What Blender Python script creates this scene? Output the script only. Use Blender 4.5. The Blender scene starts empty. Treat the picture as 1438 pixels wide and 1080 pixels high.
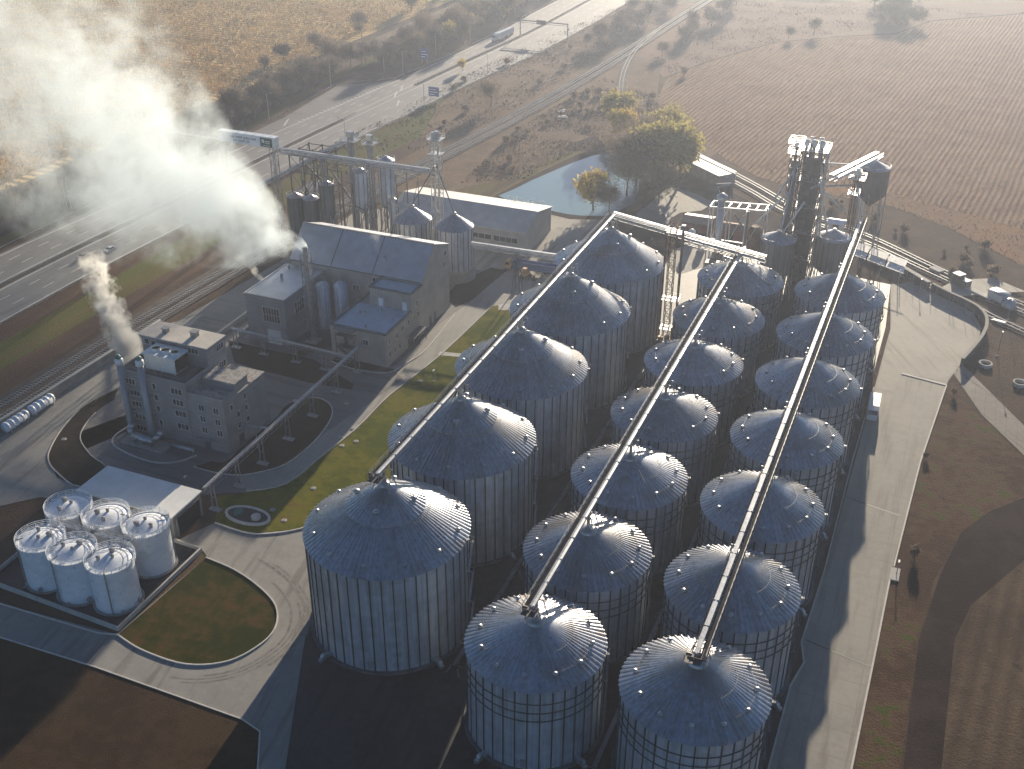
HAZE, SUN, SKY, EXPO = .00020, 5.0, .05, 1.0
import bpy, math, random
from mathutils import Vector, Matrix, noise as mnoise
rnd = random.Random(11)
sc = bpy.context.scene
COL = sc.collection
R_ = math.radians

# ------------------------------------------------------------------ camera (solved from the silo grid)
W, H = 1438.0, 1080.0
FPX, PITCH, ROLL, YAW = 1564.338, 0.5207857, 0.0043738, -0.3884429
CAM = Vector((46.548, -98.670, 139.632))
_f = Vector((math.sin(YAW)*math.cos(PITCH), math.cos(YAW)*math.cos(PITCH), -math.sin(PITCH)))
_r0 = Vector((math.cos(YAW), -math.sin(YAW), 0))
_u0 = _r0.cross(_f)
_r = _r0*math.cos(ROLL) + _u0*math.sin(ROLL)
_u = -_r0*math.sin(ROLL) + _u0*math.cos(ROLL)
cam_d = bpy.data.cameras.new('camera'); cam = bpy.data.objects.new('camera', cam_d); COL.objects.link(cam)
cam.matrix_world = Matrix(((_r.x, _u.x, -_f.x, CAM.x), (_r.y, _u.y, -_f.y, CAM.y), (_r.z, _u.z, -_f.z, CAM.z), (0, 0, 0, 1)))
cam_d.sensor_fit = 'HORIZONTAL'; cam_d.sensor_width = 36; cam_d.lens = FPX/W*36
cam_d.clip_start = 1; cam_d.clip_end = 6000
sc.camera = cam

def _ray(px, py): return (px-W/2)*_r - (py-H/2)*_u + FPX*_f
def G(px, py, z=0.0):
    d = _ray(px, py); return CAM + d*((z-CAM.z)/d.z)
def GX(px, py, x):
    d = _ray(px, py); return CAM + d*((x-CAM.x)/d.x)
def GY(px, py, y):
    d = _ray(px, py); return CAM + d*((y-CAM.y)/d.y)
def GP(pts, z=0.0): return [(G(a, b, z).x, G(a, b, z).y) for a, b in pts]

# ------------------------------------------------------------------ mesh builder
ORI = {}
class MB:
    def __init__(s): s.v = []; s.f = []; s.m = []
    def add(s, vs, fs, mi=0):
        b = len(s.v); s.v.extend([tuple(v) for v in vs])
        for f in fs: s.f.append(tuple(i+b for i in f)); s.m.append(mi)
    def box(s, cx, cy, cz, sx, sy, sz, rz=0, mi=0):
        c, n = math.cos(rz), math.sin(rz); vs = []
        for dz in (-.5, .5):
            for dx, dy in ((-.5, -.5), (.5, -.5), (.5, .5), (-.5, .5)):
                x, y = dx*sx, dy*sy
                vs.append((cx+x*c-y*n, cy+x*n+y*c, cz+dz*sz))
        s.add(vs, [(3, 2, 1, 0), (4, 5, 6, 7), (0, 1, 5, 4), (1, 2, 6, 5), (2, 3, 7, 6), (3, 0, 4, 7)], mi)
    def span(s, x0, y0, z0, x1, y1, z1, mi=0):
        s.box((x0+x1)/2, (y0+y1)/2, (z0+z1)/2, abs(x1-x0), abs(y1-y0), abs(z1-z0), 0, mi)
    def bar(s, p0, p1, w, h=None, mi=0):
        h = h or w; p0 = Vector(p0); p1 = Vector(p1); d = p1-p0
        if d.length < 1e-6: return
        d.normalize(); up = Vector((0, 0, 1)) if abs(d.z) < .95 else Vector((0, 1, 0))
        a = d.cross(up).normalized(); b = a.cross(d).normalized(); vs = []
        for p in (p0, p1):
            for i, j in ((-1, -1), (1, -1), (1, 1), (-1, 1)): vs.append(p + a*(i*w/2) + b*(j*h/2))
        s.add(vs, [(0, 1, 2, 3), (7, 6, 5, 4), (4, 5, 1, 0), (5, 6, 2, 1), (6, 7, 3, 2), (7, 4, 0, 3)], mi)
    def tube(s, p0, p1, r0, r1=None, n=8, mi=0, caps=True):
        r1 = r0 if r1 is None else r1
        p0 = Vector(p0); p1 = Vector(p1); d = (p1-p0).normalized()
        up = Vector((0, 0, 1)) if abs(d.z) < .95 else Vector((1, 0, 0))
        a = d.cross(up).normalized(); b = d.cross(a).normalized(); vs = []
        for p, r in ((p0, r0), (p1, r1)):
            for k in range(n):
                t = 2*math.pi*k/n; vs.append(p + a*(r*math.cos(t)) + b*(r*math.sin(t)))
        fs = [(k, (k+1) % n, n+(k+1) % n, n+k) for k in range(n)]
        if caps: fs += [tuple(range(n-1, -1, -1)), tuple(range(n, 2*n))]
        s.add(vs, fs, mi)
    def path(s, pts, r, n=6, mi=0):
        for a, b in zip(pts[:-1], pts[1:]): s.tube(a, b, r, r, n, mi)
    def lathe(s, cx, cy, prof, n=32, mi=0, cap=True):
        vs = []; fs = []; m = len(prof)
        for r, z in prof:
            for k in range(n):
                t = 2*math.pi*k/n; vs.append((cx+r*math.cos(t), cy+r*math.sin(t), z))
        for i in range(m-1):
            for k in range(n): fs.append((i*n+k, i*n+(k+1) % n, (i+1)*n+(k+1) % n, (i+1)*n+k))
        if cap: fs.append(tuple(range((m-1)*n, m*n)))
        s.add(vs, fs, mi)
    def flat(s, poly, z, mi=0):
        a = sum(poly[i][0]*poly[(i+1) % len(poly)][1]-poly[(i+1) % len(poly)][0]*poly[i][1] for i in range(len(poly)))
        if a < 0: poly = poly[::-1]
        s.add([(x, y, z) for x, y in poly], [tuple(range(len(poly)))], mi)
    def prism(s, poly, z0, z1, mi=0, top=None):
        a = sum(poly[i][0]*poly[(i+1) % len(poly)][1]-poly[(i+1) % len(poly)][0]*poly[i][1] for i in range(len(poly)))
        if a < 0: poly = poly[::-1]
        n = len(poly)
        s.add([(x, y, z0) for x, y in poly]+[(x, y, z1) for x, y in poly],
              [(i, (i+1) % n, n+(i+1) % n, n+i) for i in range(n)]+[tuple(range(n-1, -1, -1))], mi)
        s.add([(x, y, z1) for x, y in poly], [tuple(range(n))], mi if top is None else top)
    def ribbon(s, pts, w, z0, z1=None, mi=0):
        """a strip of width w along a polyline: flat at z0, or with height z0..z1 (kerb, wall)"""
        L = []; Rr = []
        for i, p in enumerate(pts):
            a = Vector(pts[max(0, i-1)][:2]); b = Vector(pts[min(len(pts)-1, i+1)][:2]); d = (b-a).normalized(); n = Vector((-d.y, d.x))
            L.append(Vector(p[:2])+n*w/2); Rr.append(Vector(p[:2])-n*w/2)
        for i in range(len(pts)-1):
            q = [Rr[i], Rr[i+1], L[i+1], L[i]]
            if z1 is None: s.add([(v.x, v.y, z0) for v in q], [(0, 1, 2, 3)], mi)
            else:
                s.add([(v.x, v.y, z0) for v in q]+[(v.x, v.y, z1) for v in q], [(4, 5, 6, 7), (0, 1, 5, 4), (2, 3, 7, 6)]
                      + ([(3, 0, 4, 7)] if i == 0 else []) + ([(1, 2, 6, 5)] if i == len(pts)-2 else []), mi)
    def lattice(s, cx, cy, z0, z1, w, d, step, t, mi=0, rz=0):
        c, n = math.cos(rz), math.sin(rz)
        q = [(cx+a*c-b*n, cy+a*n+b*c) for a, b in ((-w/2, -d/2), (w/2, -d/2), (w/2, d/2), (-w/2, d/2))]
        for x, y in q: s.bar((x, y, z0), (x, y, z1), t*1.4, None, mi)
        k = max(1, round((z1-z0)/step)); hs = (z1-z0)/k
        for i in range(k):
            a, b = z0+i*hs, z0+(i+1)*hs
            for j in range(4):
                p, r = q[j], q[(j+1) % 4]
                s.bar((*p, b), (*r, b), t, None, mi)
                if (i+j) % 2: p, r = r, p
                s.bar((*p, a), (*r, b), t*.8, None, mi)
    def build(s, name, mats, parent=None, smooth=False, loc=None):
        o0 = ORI[parent] if parent is not None else Vector(loc or (0, 0, 0))
        me = bpy.data.meshes.new(name)
        me.from_pydata([(x-o0.x, y-o0.y, z-o0.z) for x, y, z in s.v], [], s.f)
        if not isinstance(mats, (list, tuple)): mats = [mats]
        for m in mats: me.materials.append(m)
        for p, i in zip(me.polygons, s.m): p.material_index = i
        if smooth: me.polygons.foreach_set('use_smooth', [True]*len(me.polygons))
        me.update()
        o = bpy.data.objects.new(name, me); COL.objects.link(o)
        if parent is not None: o.parent = parent
        else: o.location = o0
        ORI[o] = o0
        return o
def tag(o, label, cat, group=None, kind=None):
    if label: o['label'] = label
    if cat: o['category'] = cat
    if group: o['group'] = group
    if kind: o['kind'] = kind
    return o
def thing(name, label, cat, loc=(0, 0, 0), group=None, rz=0):
    o = bpy.data.objects.new(name, None); o.empty_display_size = 1; COL.objects.link(o)
    o.location = loc; o.rotation_euler = (0, 0, rz); ORI[o] = Vector(loc)
    return tag(o, label, cat, group)
def proto(name, label, cat, group=None):
    return thing(name, label, cat, (0, 0, 0), group)
def struct(name, mb, mats, smooth=False):
    o = mb.build(name, mats, None, smooth); o['kind'] = 'structure'; return o
def solo(name, mb, mats, label, cat, group=None, smooth=False, kind=None):
    xs = [v[0] for v in mb.v]; ys = [v[1] for v in mb.v]; zs = [v[2] for v in mb.v]
    o = mb.build(name, mats, None, smooth, ((min(xs)+max(xs))/2, (min(ys)+max(ys))/2, min(zs)))
    return tag(o, label, cat, group, kind)
def copy_tree(o, parent=None):
    c = o.copy(); COL.objects.link(c); ORI[c] = Vector((0, 0, 0))
    if parent is not None: c.parent = parent
    for ch in [x for x in o.children]: copy_tree(ch, c)
    return c
def place(root, used, loc, rz=0, label=None, scale=None):
    o = root if not used else copy_tree(root)
    o.location = loc; o.rotation_euler = (0, 0, rz)
    if scale: o.scale = scale if isinstance(scale, (tuple, list)) else (scale,)*3
    if label: o['label'] = label
    return o

# ------------------------------------------------------------------ materials
def _nt(name):
    m = bpy.data.materials.new(name); m.use_nodes = True; nt = m.node_tree
    for n in list(nt.nodes): nt.nodes.remove(n)
    o = nt.nodes.new('ShaderNodeOutputMaterial'); return m, nt, o
def _n(nt, t, **k):
    n = nt.nodes.new(t)
    for a, v in k.items(): setattr(n, a, v)
    return n
def _noise(nt, vec, scale, detail=4, rough=.55, dist=0):
    n = _n(nt, 'ShaderNodeTexNoise'); n.inputs['Scale'].default_value = scale; n.inputs['Detail'].default_value = detail
    n.inputs['Roughness'].default_value = rough; n.inputs['Distortion'].default_value = dist
    nt.links.new(vec, n.inputs['Vector']); return n.outputs['Fac']
def _math(nt, op, a, b=None, c=None, clamp=False):
    n = _n(nt, 'ShaderNodeMath', operation=op); n.use_clamp = clamp
    for i, v in enumerate((a, b, c)):
        if v is None: continue
        if isinstance(v, (int, float)): n.inputs[i].default_value = v
        else: nt.links.new(v, n.inputs[i])
    return n.outputs[0]
def _ramp(nt, fac, lo, hi):
    n = _n(nt, 'ShaderNodeMapRange'); n.interpolation_type = 'SMOOTHSTEP'
    n.inputs['From Min'].default_value = lo; n.inputs['From Max'].default_value = hi
    nt.links.new(fac, n.inputs['Value']); return n.outputs['Result']
def _mix(nt, fac, a, b):
    n = _n(nt, 'ShaderNodeMix', data_type='RGBA')
    if isinstance(fac, (int, float)): n.inputs[0].default_value = fac
    else: nt.links.new(fac, n.inputs[0])
    for i, v in ((6, a), (7, b)):
        if isinstance(v, tuple): n.inputs[i].default_value = (*v, 1)
        else: nt.links.new(v, n.inputs[i])
    return n.outputs[2]
def _coord(nt, world=False):
    if world: return _n(nt, 'ShaderNodeNewGeometry').outputs['Position']
    return _n(nt, 'ShaderNodeTexCoord').outputs['Object']
def _finish(nt, out, col, rough, metal, bump=None, bdist=.05, bstr=.6, spec=.5):
    b = _n(nt, 'ShaderNodeBsdfPrincipled')
    if isinstance(col, tuple): b.inputs['Base Color'].default_value = (*col, 1)
    else: nt.links.new(col, b.inputs['Base Color'])
    if isinstance(rough, (int, float)): b.inputs['Roughness'].default_value = rough
    else: nt.links.new(rough, b.inputs['Roughness'])
    b.inputs['Metallic'].default_value = metal
    b.inputs['Specular IOR Level'].default_value = spec
    if bump is not None:
        n = _n(nt, 'ShaderNodeBump'); n.inputs['Strength'].default_value = bstr; n.inputs['Distance'].default_value = bdist
        nt.links.new(bump, n.inputs['Height']); nt.links.new(n.outputs[0], b.inputs['Normal'])
    nt.links.new(b.outputs[0], out.inputs['Surface']); return b
def mat(name, col, rough=.6, metal=0., var=.18, scale=.6, spec=.4, grime=None, bump=0.):
    """plain weathered surface: colour drifts with two noise scales"""
    m, nt, out = _nt(name); v = _coord(nt)
    f = _noise(nt, v, scale, 5, .6); g = _noise(nt, v, scale*7, 3, .6)
    lo = tuple(c*(1-var) for c in col); hi = tuple(min(1, c*(1+var)) for c in col)
    c = _mix(nt, _ramp(nt, _math(nt, 'ADD', _math(nt, 'MULTIPLY', f, .65), _math(nt, 'MULTIPLY', g, .35)), .35, .65), lo, hi)
    if grime: c = _mix(nt, _math(nt, 'MULTIPLY', _ramp(nt, _noise(nt, v, scale*2.3, 6, .7, .6), .52, .75), .7), c, grime)
    r = _math(nt, 'ADD', rough-.08, _math(nt, 'MULTIPLY', g, .16))
    _finish(nt, out, c, r, metal, g if bump else None, bump, .5, spec); return m
def mat_galv(name, col, rough=.38, corr=0., metal=.85, streak=.25, sheet=None, dust=None):
    """galvanised sheet: spangle, faint vertical streaks, optional horizontal corrugation"""
    m, nt, out = _nt(name); v0 = _coord(nt); oi = _n(nt, 'ShaderNodeObjectInfo').outputs['Random']
    of = _n(nt, 'ShaderNodeVectorMath', operation='ADD'); nt.links.new(v0, of.inputs[0]); nt.links.new(_math(nt, 'MULTIPLY', oi, 83.), of.inputs[1]); v = of.outputs[0]   # every copy weathers in its own way
    mp = _n(nt, 'ShaderNodeMapping'); mp.inputs['Scale'].default_value = (1.6, 1.6, .06); nt.links.new(v, mp.inputs[0])
    st = _noise(nt, mp.outputs[0], 1.1, 4, .6); big = _noise(nt, v, .12, 3, .6)
    fac = _math(nt, 'ADD', _math(nt, 'MULTIPLY', st, .6), _math(nt, 'MULTIPLY', big, .4))
    fac = _math(nt, 'ADD', fac, _math(nt, 'MULTIPLY', _math(nt, 'SUBTRACT', oi, .5), .12))
    if sheet:                                        # single sheets differ a little in tone
        s3 = _n(nt, 'ShaderNodeSeparateXYZ'); nt.links.new(v0, s3.inputs[0]); cb = _n(nt, 'ShaderNodeCombineXYZ')
        nt.links.new(_math(nt, 'FLOOR', _math(nt, 'MULTIPLY', _math(nt, 'ARCTAN2', s3.outputs[1], s3.outputs[0]), sheet[0]/(2*math.pi))), cb.inputs[0])
        nt.links.new(_math(nt, 'FLOOR', _math(nt, 'DIVIDE', s3.outputs[2], sheet[1])), cb.inputs[1]); nt.links.new(_math(nt, 'MULTIPLY', oi, 50.), cb.inputs[2])
        wn = _n(nt, 'ShaderNodeTexWhiteNoise'); nt.links.new(cb.outputs[0], wn.inputs[0])
        fac = _math(nt, 'ADD', fac, _math(nt, 'MULTIPLY', _math(nt, 'SUBTRACT', wn.outputs[0], .5), .09))
    c = _mix(nt, _ramp(nt, fac, .3, .7), tuple(x*(1-streak) for x in col), tuple(min(1, x*(1+streak)) for x in col))
    c = _mix(nt, _math(nt, 'MULTIPLY', _ramp(nt, _noise(nt, v, .35, 6, .7), .6, .8), .35), c, (.2, .15, .12))
    if dust: c = _mix(nt, _math(nt, 'MULTIPLY', _ramp(nt, _noise(nt, v, .09, 5, .65, 1.2), .49, .64), .75), c, dust)
    r = _math(nt, 'ADD', rough-.07, _math(nt, 'MULTIPLY', _noise(nt, v, .8, 4), .16))
    bump = None
    if corr:
        sx = _n(nt, 'ShaderNodeSeparateXYZ'); nt.links.new(v0, sx.inputs[0])
        bump = _math(nt, 'SINE', _math(nt, 'MULTIPLY', sx.outputs[2], 2*math.pi/corr))
    _finish(nt, out, c, r, metal, bump, corr*.12 if corr else .05, .5); return m
def mat_ground(name, c1, c2, c3=None, s1=.02, s2=.25, s3=3., bump=.15, rough=.95, rows=None, t3=(.55, .7), rowcol=None, stretch=None, spec=.03, rowamt=.6):
    """world-space ground: large patches, medium mottling, fine grain, optional crop rows (angle, period)"""
    m, nt, out = _nt(name); v = _coord(nt, True)
    if stretch:
        mp0 = _n(nt, 'ShaderNodeMapping'); mp0.vector_type = 'TEXTURE'; mp0.inputs['Rotation'].default_value = (0, 0, stretch[0]); mp0.inputs['Scale'].default_value = (stretch[1], 1, 1)
        nt.links.new(v, mp0.inputs[0]); vv = mp0.outputs[0]
    else: vv = v
    a = _noise(nt, vv, s1, 5, .6, .4); b = _noise(nt, vv, s2, 6, .65); d = _noise(nt, v, s3, 4, .7)
    c = _mix(nt, _ramp(nt, _math(nt, 'ADD', _math(nt, 'MULTIPLY', a, .55), _math(nt, 'MULTIPLY', b, .45)), .42, .58), c1, c2)
    if c3: c = _mix(nt, _ramp(nt, _math(nt, 'ADD', _math(nt, 'MULTIPLY', a, .45), _math(nt, 'MULTIPLY', b, .55)), *t3), c, c3)
    h = _math(nt, 'ADD', _math(nt, 'MULTIPLY', b, .5), d)
    if rows:
        ang, per = rows
        mp = _n(nt, 'ShaderNodeMapping'); mp.vector_type = 'TEXTURE'; mp.inputs['Rotation'].default_value = (0, 0, ang); nt.links.new(v, mp.inputs[0])
        sx = _n(nt, 'ShaderNodeSeparateXYZ'); nt.links.new(mp.outputs[0], sx.inputs[0])
        wob = _math(nt, 'MULTIPLY', _noise(nt, v, .02, 2), per*1.2)
        sn = _math(nt, 'SINE', _math(nt, 'MULTIPLY', _math(nt, 'ADD', sx.outputs[0], wob), 2*math.pi/per))
        rr = _math(nt, 'MULTIPLY', _ramp(nt, _math(nt, 'ADD', sn, _math(nt, 'MULTIPLY', _math(nt, 'SUBTRACT', _noise(nt, v, .5, 4), .5), 2.8)), -.5, .9), rowamt)
        c = _mix(nt, rr, c, rowcol or tuple(x*.5 for x in c1)); h = _math(nt, 'ADD', h, _math(nt, 'MULTIPLY', sn, -.6))
    c = _mix(nt, _math(nt, 'MULTIPLY', _ramp(nt, d, .3, .7), .5), c, _mix(nt, .5, c, (.02, .015, .01)))
    _finish(nt, out, c, rough, 0, h, bump, .9, spec); return m
def mat_paving(name, col, col2, rough=.75, joint=None, tracks=None, spec=.3, dark=(.07, .06, .055)):
    """concrete / asphalt with patches, long tyre smears and optional slab joints (width, length)"""
    m, nt, out = _nt(name); v = _coord(nt, True)
    a = _noise(nt, v, .05, 5, .65, .5); b = _noise(nt, v, .6, 6, .7); d = _noise(nt, v, 6, 3, .6)
    c = _mix(nt, _ramp(nt, _math(nt, 'ADD', _math(nt, 'MULTIPLY', a, .6), _math(nt, 'MULTIPLY', b, .4)), .41, .59), col, col2)
    mp = _n(nt, 'ShaderNodeMapping'); mp.vector_type = 'TEXTURE'; mp.inputs['Rotation'].default_value = (0, 0, tracks or 0); mp.inputs['Scale'].default_value = (1, 14, 1); nt.links.new(v, mp.inputs[0])
    t = _noise(nt, mp.outputs[0], .45, 4, .6)
    c = _mix(nt, _math(nt, 'MULTIPLY', _ramp(nt, t, .5, .68), .6), c, dark)
    c = _mix(nt, _math(nt, 'MULTIPLY', _ramp(nt, d, .35, .7), .18), c, dark)
    if joint:
        br = _n(nt, 'ShaderNodeTexBrick'); br.offset = 0; nt.links.new(v, br.inputs['Vector']); br.inputs['Scale'].default_value = 1
        br.inputs['Brick Width'].default_value = joint[0]; br.inputs['Row Height'].default_value = joint[1]; br.inputs['Mortar Size'].default_value = .05
        c = _mix(nt, _math(nt, 'MULTIPLY', br.outputs['Fac'], .5), c, dark)
    _finish(nt, out, c, rough, 0, d, .01, .3, spec); return m
def mat_roofribs(name, col, period, axis=0, rough=.45, metal=.4):
    """ribbed sheet roof or wall cladding: ribs run along one axis"""
    m, nt, out = _nt(name); v = _coord(nt); sx = _n(nt, 'ShaderNodeSeparateXYZ'); nt.links.new(v, sx.inputs[0])
    s = _math(nt, 'SINE', _math(nt, 'MULTIPLY', sx.outputs[axis], 2*math.pi/period))
    f = _noise(nt, v, .25, 5, .6)
    c = _mix(nt, _ramp(nt, f, .3, .7), tuple(x*.85 for x in col), tuple(min(1, x*1.12) for x in col))
    c = _mix(nt, _math(nt, 'MULTIPLY', _ramp(nt, s, .6, .95), .35), c, tuple(x*.6 for x in col))
    _finish(nt, out, c, rough, metal, s, period*.06, .35); return m

M = {}
M['galv_wall'] = mat_galv('galvanised_wall', (.51, .56, .63), .44, .34, .5, .3, (46, 1.15))
M['galv_roof'] = mat_galv('galvanised_roof', (.46, .475, .51), .40, 0, .75, .3, (92, 30), (.40, .36, .33))
M['galv'] = mat_galv('galvanised_steel', (.50, .51, .52), .4, 0, .8)
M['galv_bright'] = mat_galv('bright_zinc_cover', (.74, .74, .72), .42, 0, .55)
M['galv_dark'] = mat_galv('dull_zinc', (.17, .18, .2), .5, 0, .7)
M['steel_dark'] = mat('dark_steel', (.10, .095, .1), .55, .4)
M['steel_grey'] = mat('grey_painted_steel', (.28, .28, .29), .5, .2)
M['rust'] = mat('rusty_steel', (.16, .085, .055), .8, .1, .35)
M['flue'] = mat_galv('grey_flue_pipe', (.30, .31, .33), .5, 0, .4)
M['white'] = mat('white_paint', (.86, .89, .92), .38, 0, .08, .4, .5, (.50, .48, .45))
M['offwhite'] = mat('off_white_sheet', (.78, .78, .75), .5, 0, .08, .3)
M['conc'] = mat('concrete', (.34, .32, .29), .85, 0, .15, .5, .2, (.2, .18, .16))
M['conc_light'] = mat('pale_concrete', (.5, .48, .44), .85, 0, .12, .5, .2)
M['conc_dark'] = mat('damp_concrete', (.10, .095, .10), .6, 0, .35, .3, .4)
M['panel'] = mat_roofribs('grey_wall_panels', (.29, .28, .285), 1.1, 2, .55, 0)
M['panel_v'] = mat_roofribs('beige_wall_panels', (.40, .365, .33), .9, 0, .6, 0)
M['panel_vy'] = mat_roofribs('beige_gable_panels', (.40, .37, .34), .9, 1, .6, 0)
M['roof_sheet'] = mat_roofribs('ribbed_roof_sheet', (.48, .49, .53), .6, 0, .42, .35)
M['roof_cream'] = mat('pale_flat_roof', (.55, .51, .45), .8, 0, .1, .4, .2, (.38, .34, .3))
M['roof_blue'] = mat('pale_membrane_roof', (.42, .50, .58), .6, 0, .1, .5, .3, (.3, .33, .36))
M['roof_grit'] = mat('gritty_roof', (.34, .32, .30), .9, 0, .45, 1.2, .1, (.14, .13, .13))
M['glass'] = mat('window_glass', (.03, .035, .045), .12, 0, .3, 1, .7)
M['frame'] = mat('pale_window_frame', (.6, .58, .56), .5, 0, .05)
M['trim_dark'] = mat('dark_roof_trim', (.12, .13, .14), .5, .2)
M['kerb'] = mat('kerb_stone', (.62, .58, .53), .8, 0, .1, 1)
M['dark_in'] = mat('dark_interior', (.02, .02, .022), .9, 0, .2)
M['blue'] = mat('blue_truck_paint', (.05, .11, .26), .45, 0, .12)
M['orange'] = mat('faded_orange_paint', (.55, .30, .13), .5, 0, .15)
M['tyre'] = mat('tyre_rubber', (.02, .02, .02), .85, 0, .2)
M['signblue'] = mat('blue_sign_face', (.06, .17, .42), .5, 0, .08)
M['green_dark'] = mat('dark_green_logo', (.05, .10, .075), .6, 0, .2)
M['teal'] = mat('teal_cap_paint', (.05, .16, .15), .5, .1, .15)
M['brick'] = mat('red_brown_shed', (.20, .075, .06), .8, 0, .25)
M['mark'] = mat('road_marking_paint', (.62, .61, .58), .8, 0, .25, 1.5)
M['bark'] = mat('tree_bark', (.13, .10, .08), .9, 0, .3, 2)
# ------------------------------------------------------------------ ground, fields, roads
GR = {}
ROWA = R_(-6)
GR['soil'] = mat_ground('autumn_soil', (.085, .058, .044), (.135, .09, .06), (.115, .10, .045), .012, .11, 1.6, .25, t3=(.56, .70))
GR['fieldL'] = mat_ground('ripe_maize_field', (.56, .385, .165), (.66, .475, .215), (.43, .29, .13), .010, .07, 1.2, .5, stretch=(R_(-8), 5), t3=(.53, .68), rows=(R_(88), 4.5), rowamt=.25)
GR['fieldR'] = mat_ground('harvested_field', (.29, .175, .11), (.37, .24, .14), (.21, .125, .085), .008, .06, 1.1, .4, rows=(ROWA, 2.1), rowcol=(.15, .09, .065), t3=(.56, .7), rowamt=.3)
GR['fieldE'] = mat_ground('orange_field_margin', (.33, .18, .085), (.27, .165, .10), (.19, .13, .06), .02, .12, 1.2, .4)
GR['scrub'] = mat_ground('rough_grassland', (.17, .115, .078), (.24, .165, .105), (.12, .105, .05), .016, .09, .9, .35, t3=(.55, .68))
GR['scrub_far'] = mat_ground('pinkish_rough_ground', (.24, .155, .115), (.30, .205, .14), (.15, .115, .085), .012, .05, .8, .35, stretch=(R_(10), 3), t3=(.54, .66))
GR['verge'] = mat_ground('green_verge', (.115, .125, .035), (.155, .12, .05), (.10, .07, .045), .03, .12, 1.5, .3, stretch=(R_(90), 6), t3=(.56, .66))
GR['verge_brown'] = mat_ground('brown_verge', (.10, .065, .05), (.15, .095, .06), (.12, .11, .04), .03, .15, 1.5, .3, stretch=(R_(90), 7), t3=(.58, .7))
GR['lawn'] = mat_ground('lawn_grass', (.085, .105, .008), (.185, .17, .014), (.17, .118, .026), .06, .35, 5, .06, t3=(.53, .62))
GR['lawn_b'] = mat_ground('drying_lawn', (.036, .042, .007), (.076, .060, .014), (.10, .058, .02), .05, .35, 5, .06, t3=(.52, .6))
GR['bed'] = mat_ground('bare_planting_bed', (.028, .021, .018), (.045, .034, .026), (.06, .05, .03), .1, .5, 4, .08, t3=(.6, .75))
GR['plough'] = mat_ground('ploughed_soil', (.10, .07, .05), (.15, .105, .07), (.065, .045, .038), .03, .25, 2, .2, rows=(R_(-6), 3.2), rowcol=(.05, .035, .03), rowamt=.25)
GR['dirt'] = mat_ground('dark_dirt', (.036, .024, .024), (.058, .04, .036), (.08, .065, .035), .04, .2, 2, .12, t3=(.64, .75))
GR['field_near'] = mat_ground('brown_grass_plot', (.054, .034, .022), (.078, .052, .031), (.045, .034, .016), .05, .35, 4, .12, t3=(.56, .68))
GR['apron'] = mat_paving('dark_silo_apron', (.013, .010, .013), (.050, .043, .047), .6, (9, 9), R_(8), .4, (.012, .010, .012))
GR['conc'] = mat_paving('concrete_yard', (.36, .335, .29), (.30, .28, .245), .8, (7, 6), 0, .25, (.17, .15, .125))
GR['conc2'] = mat_paving('pale_concrete_yard', (.40, .375, .325), (.345, .32, .275), .8, None, R_(30), .25, (.2, .18, .15))
GR['road'] = mat_paving('plant_road_concrete', (.33, .315, .285), (.27, .26, .24), .75, None, R_(10), .3, (.13, .12, .11))
GR['asph'] = mat_paving('plant_asphalt', (.19, .185, .185), (.15, .145, .145), .7, None, R_(90), .3, (.08, .075, .075))
GR['hwy'] = mat_paving('highway_asphalt', (.235, .225, .215), (.20, .19, .185), .7, None, R_(0), .35, (.13, .125, .12))
GR['gravel'] = mat_ground('track_ballast', (.12, .10, .09), (.17, .145, .125), None, .05, .4, 3, .2)
GR['track'] = mat_ground('dirt_track', (.21, .165, .125), (.27, .21, .155), (.15, .11, .08), .03, .2, 2, .15)
GR['path'] = mat_paving('cracked_slab_path', (.30, .27, .235), (.24, .21, .18), .85, (2.5, 4), R_(40), .2, (.11, .09, .075))

def surf(name, poly, z, m):
    mb = MB(); mb.flat(poly, z); return struct(name, mb, m)

g = MB(); g.flat([(-950, -260), (520, -260), (520, 1250), (-950, 1250)], 0.0); struct('ground', g, GR['soil'])

surf('maize_field', [(-272, -200), (-266, 274), (-268, 427), (-263, 700), (-250, 1200), (-940, 1200), (-940, -250)], .04, GR['fieldL'])
surf('dirt_track', [(-264, -200), (-258, 250), (-261, 430), (-254, 1200), (-246, 1200), (-252, 430), (-249, 250), (-257, -200)], .08, GR['track'])
FR = [(-50, 341), (-36, 322), (-21.1, 307), (-6.7, 300), (28.8, 294), (48.6, 281), (72.8, 256), (130, 215), (300, 120), (500, 60), (500, 1200), (160, 900), (68, 662), (19, 619), (3, 575.5), (-25, 556), (-55, 528), (-78, 475), (-90, 431), (-84, 395), (-66, 362)]
surf('harvested_field', FR, .05, GR['fieldR'])
mg = MB()
edge_in = [(2, 304), (24, 310), (40, 301), (56, 296), (74, 288), (100, 262), (160, 225)]; edge_out = [(130, 216), (72.8, 257), (48.6, 282), (28.8, 295), (8, 300)]
mg.flat(edge_in+edge_out, .08); struct('field_margin', mg, GR['fieldE'])
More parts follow.
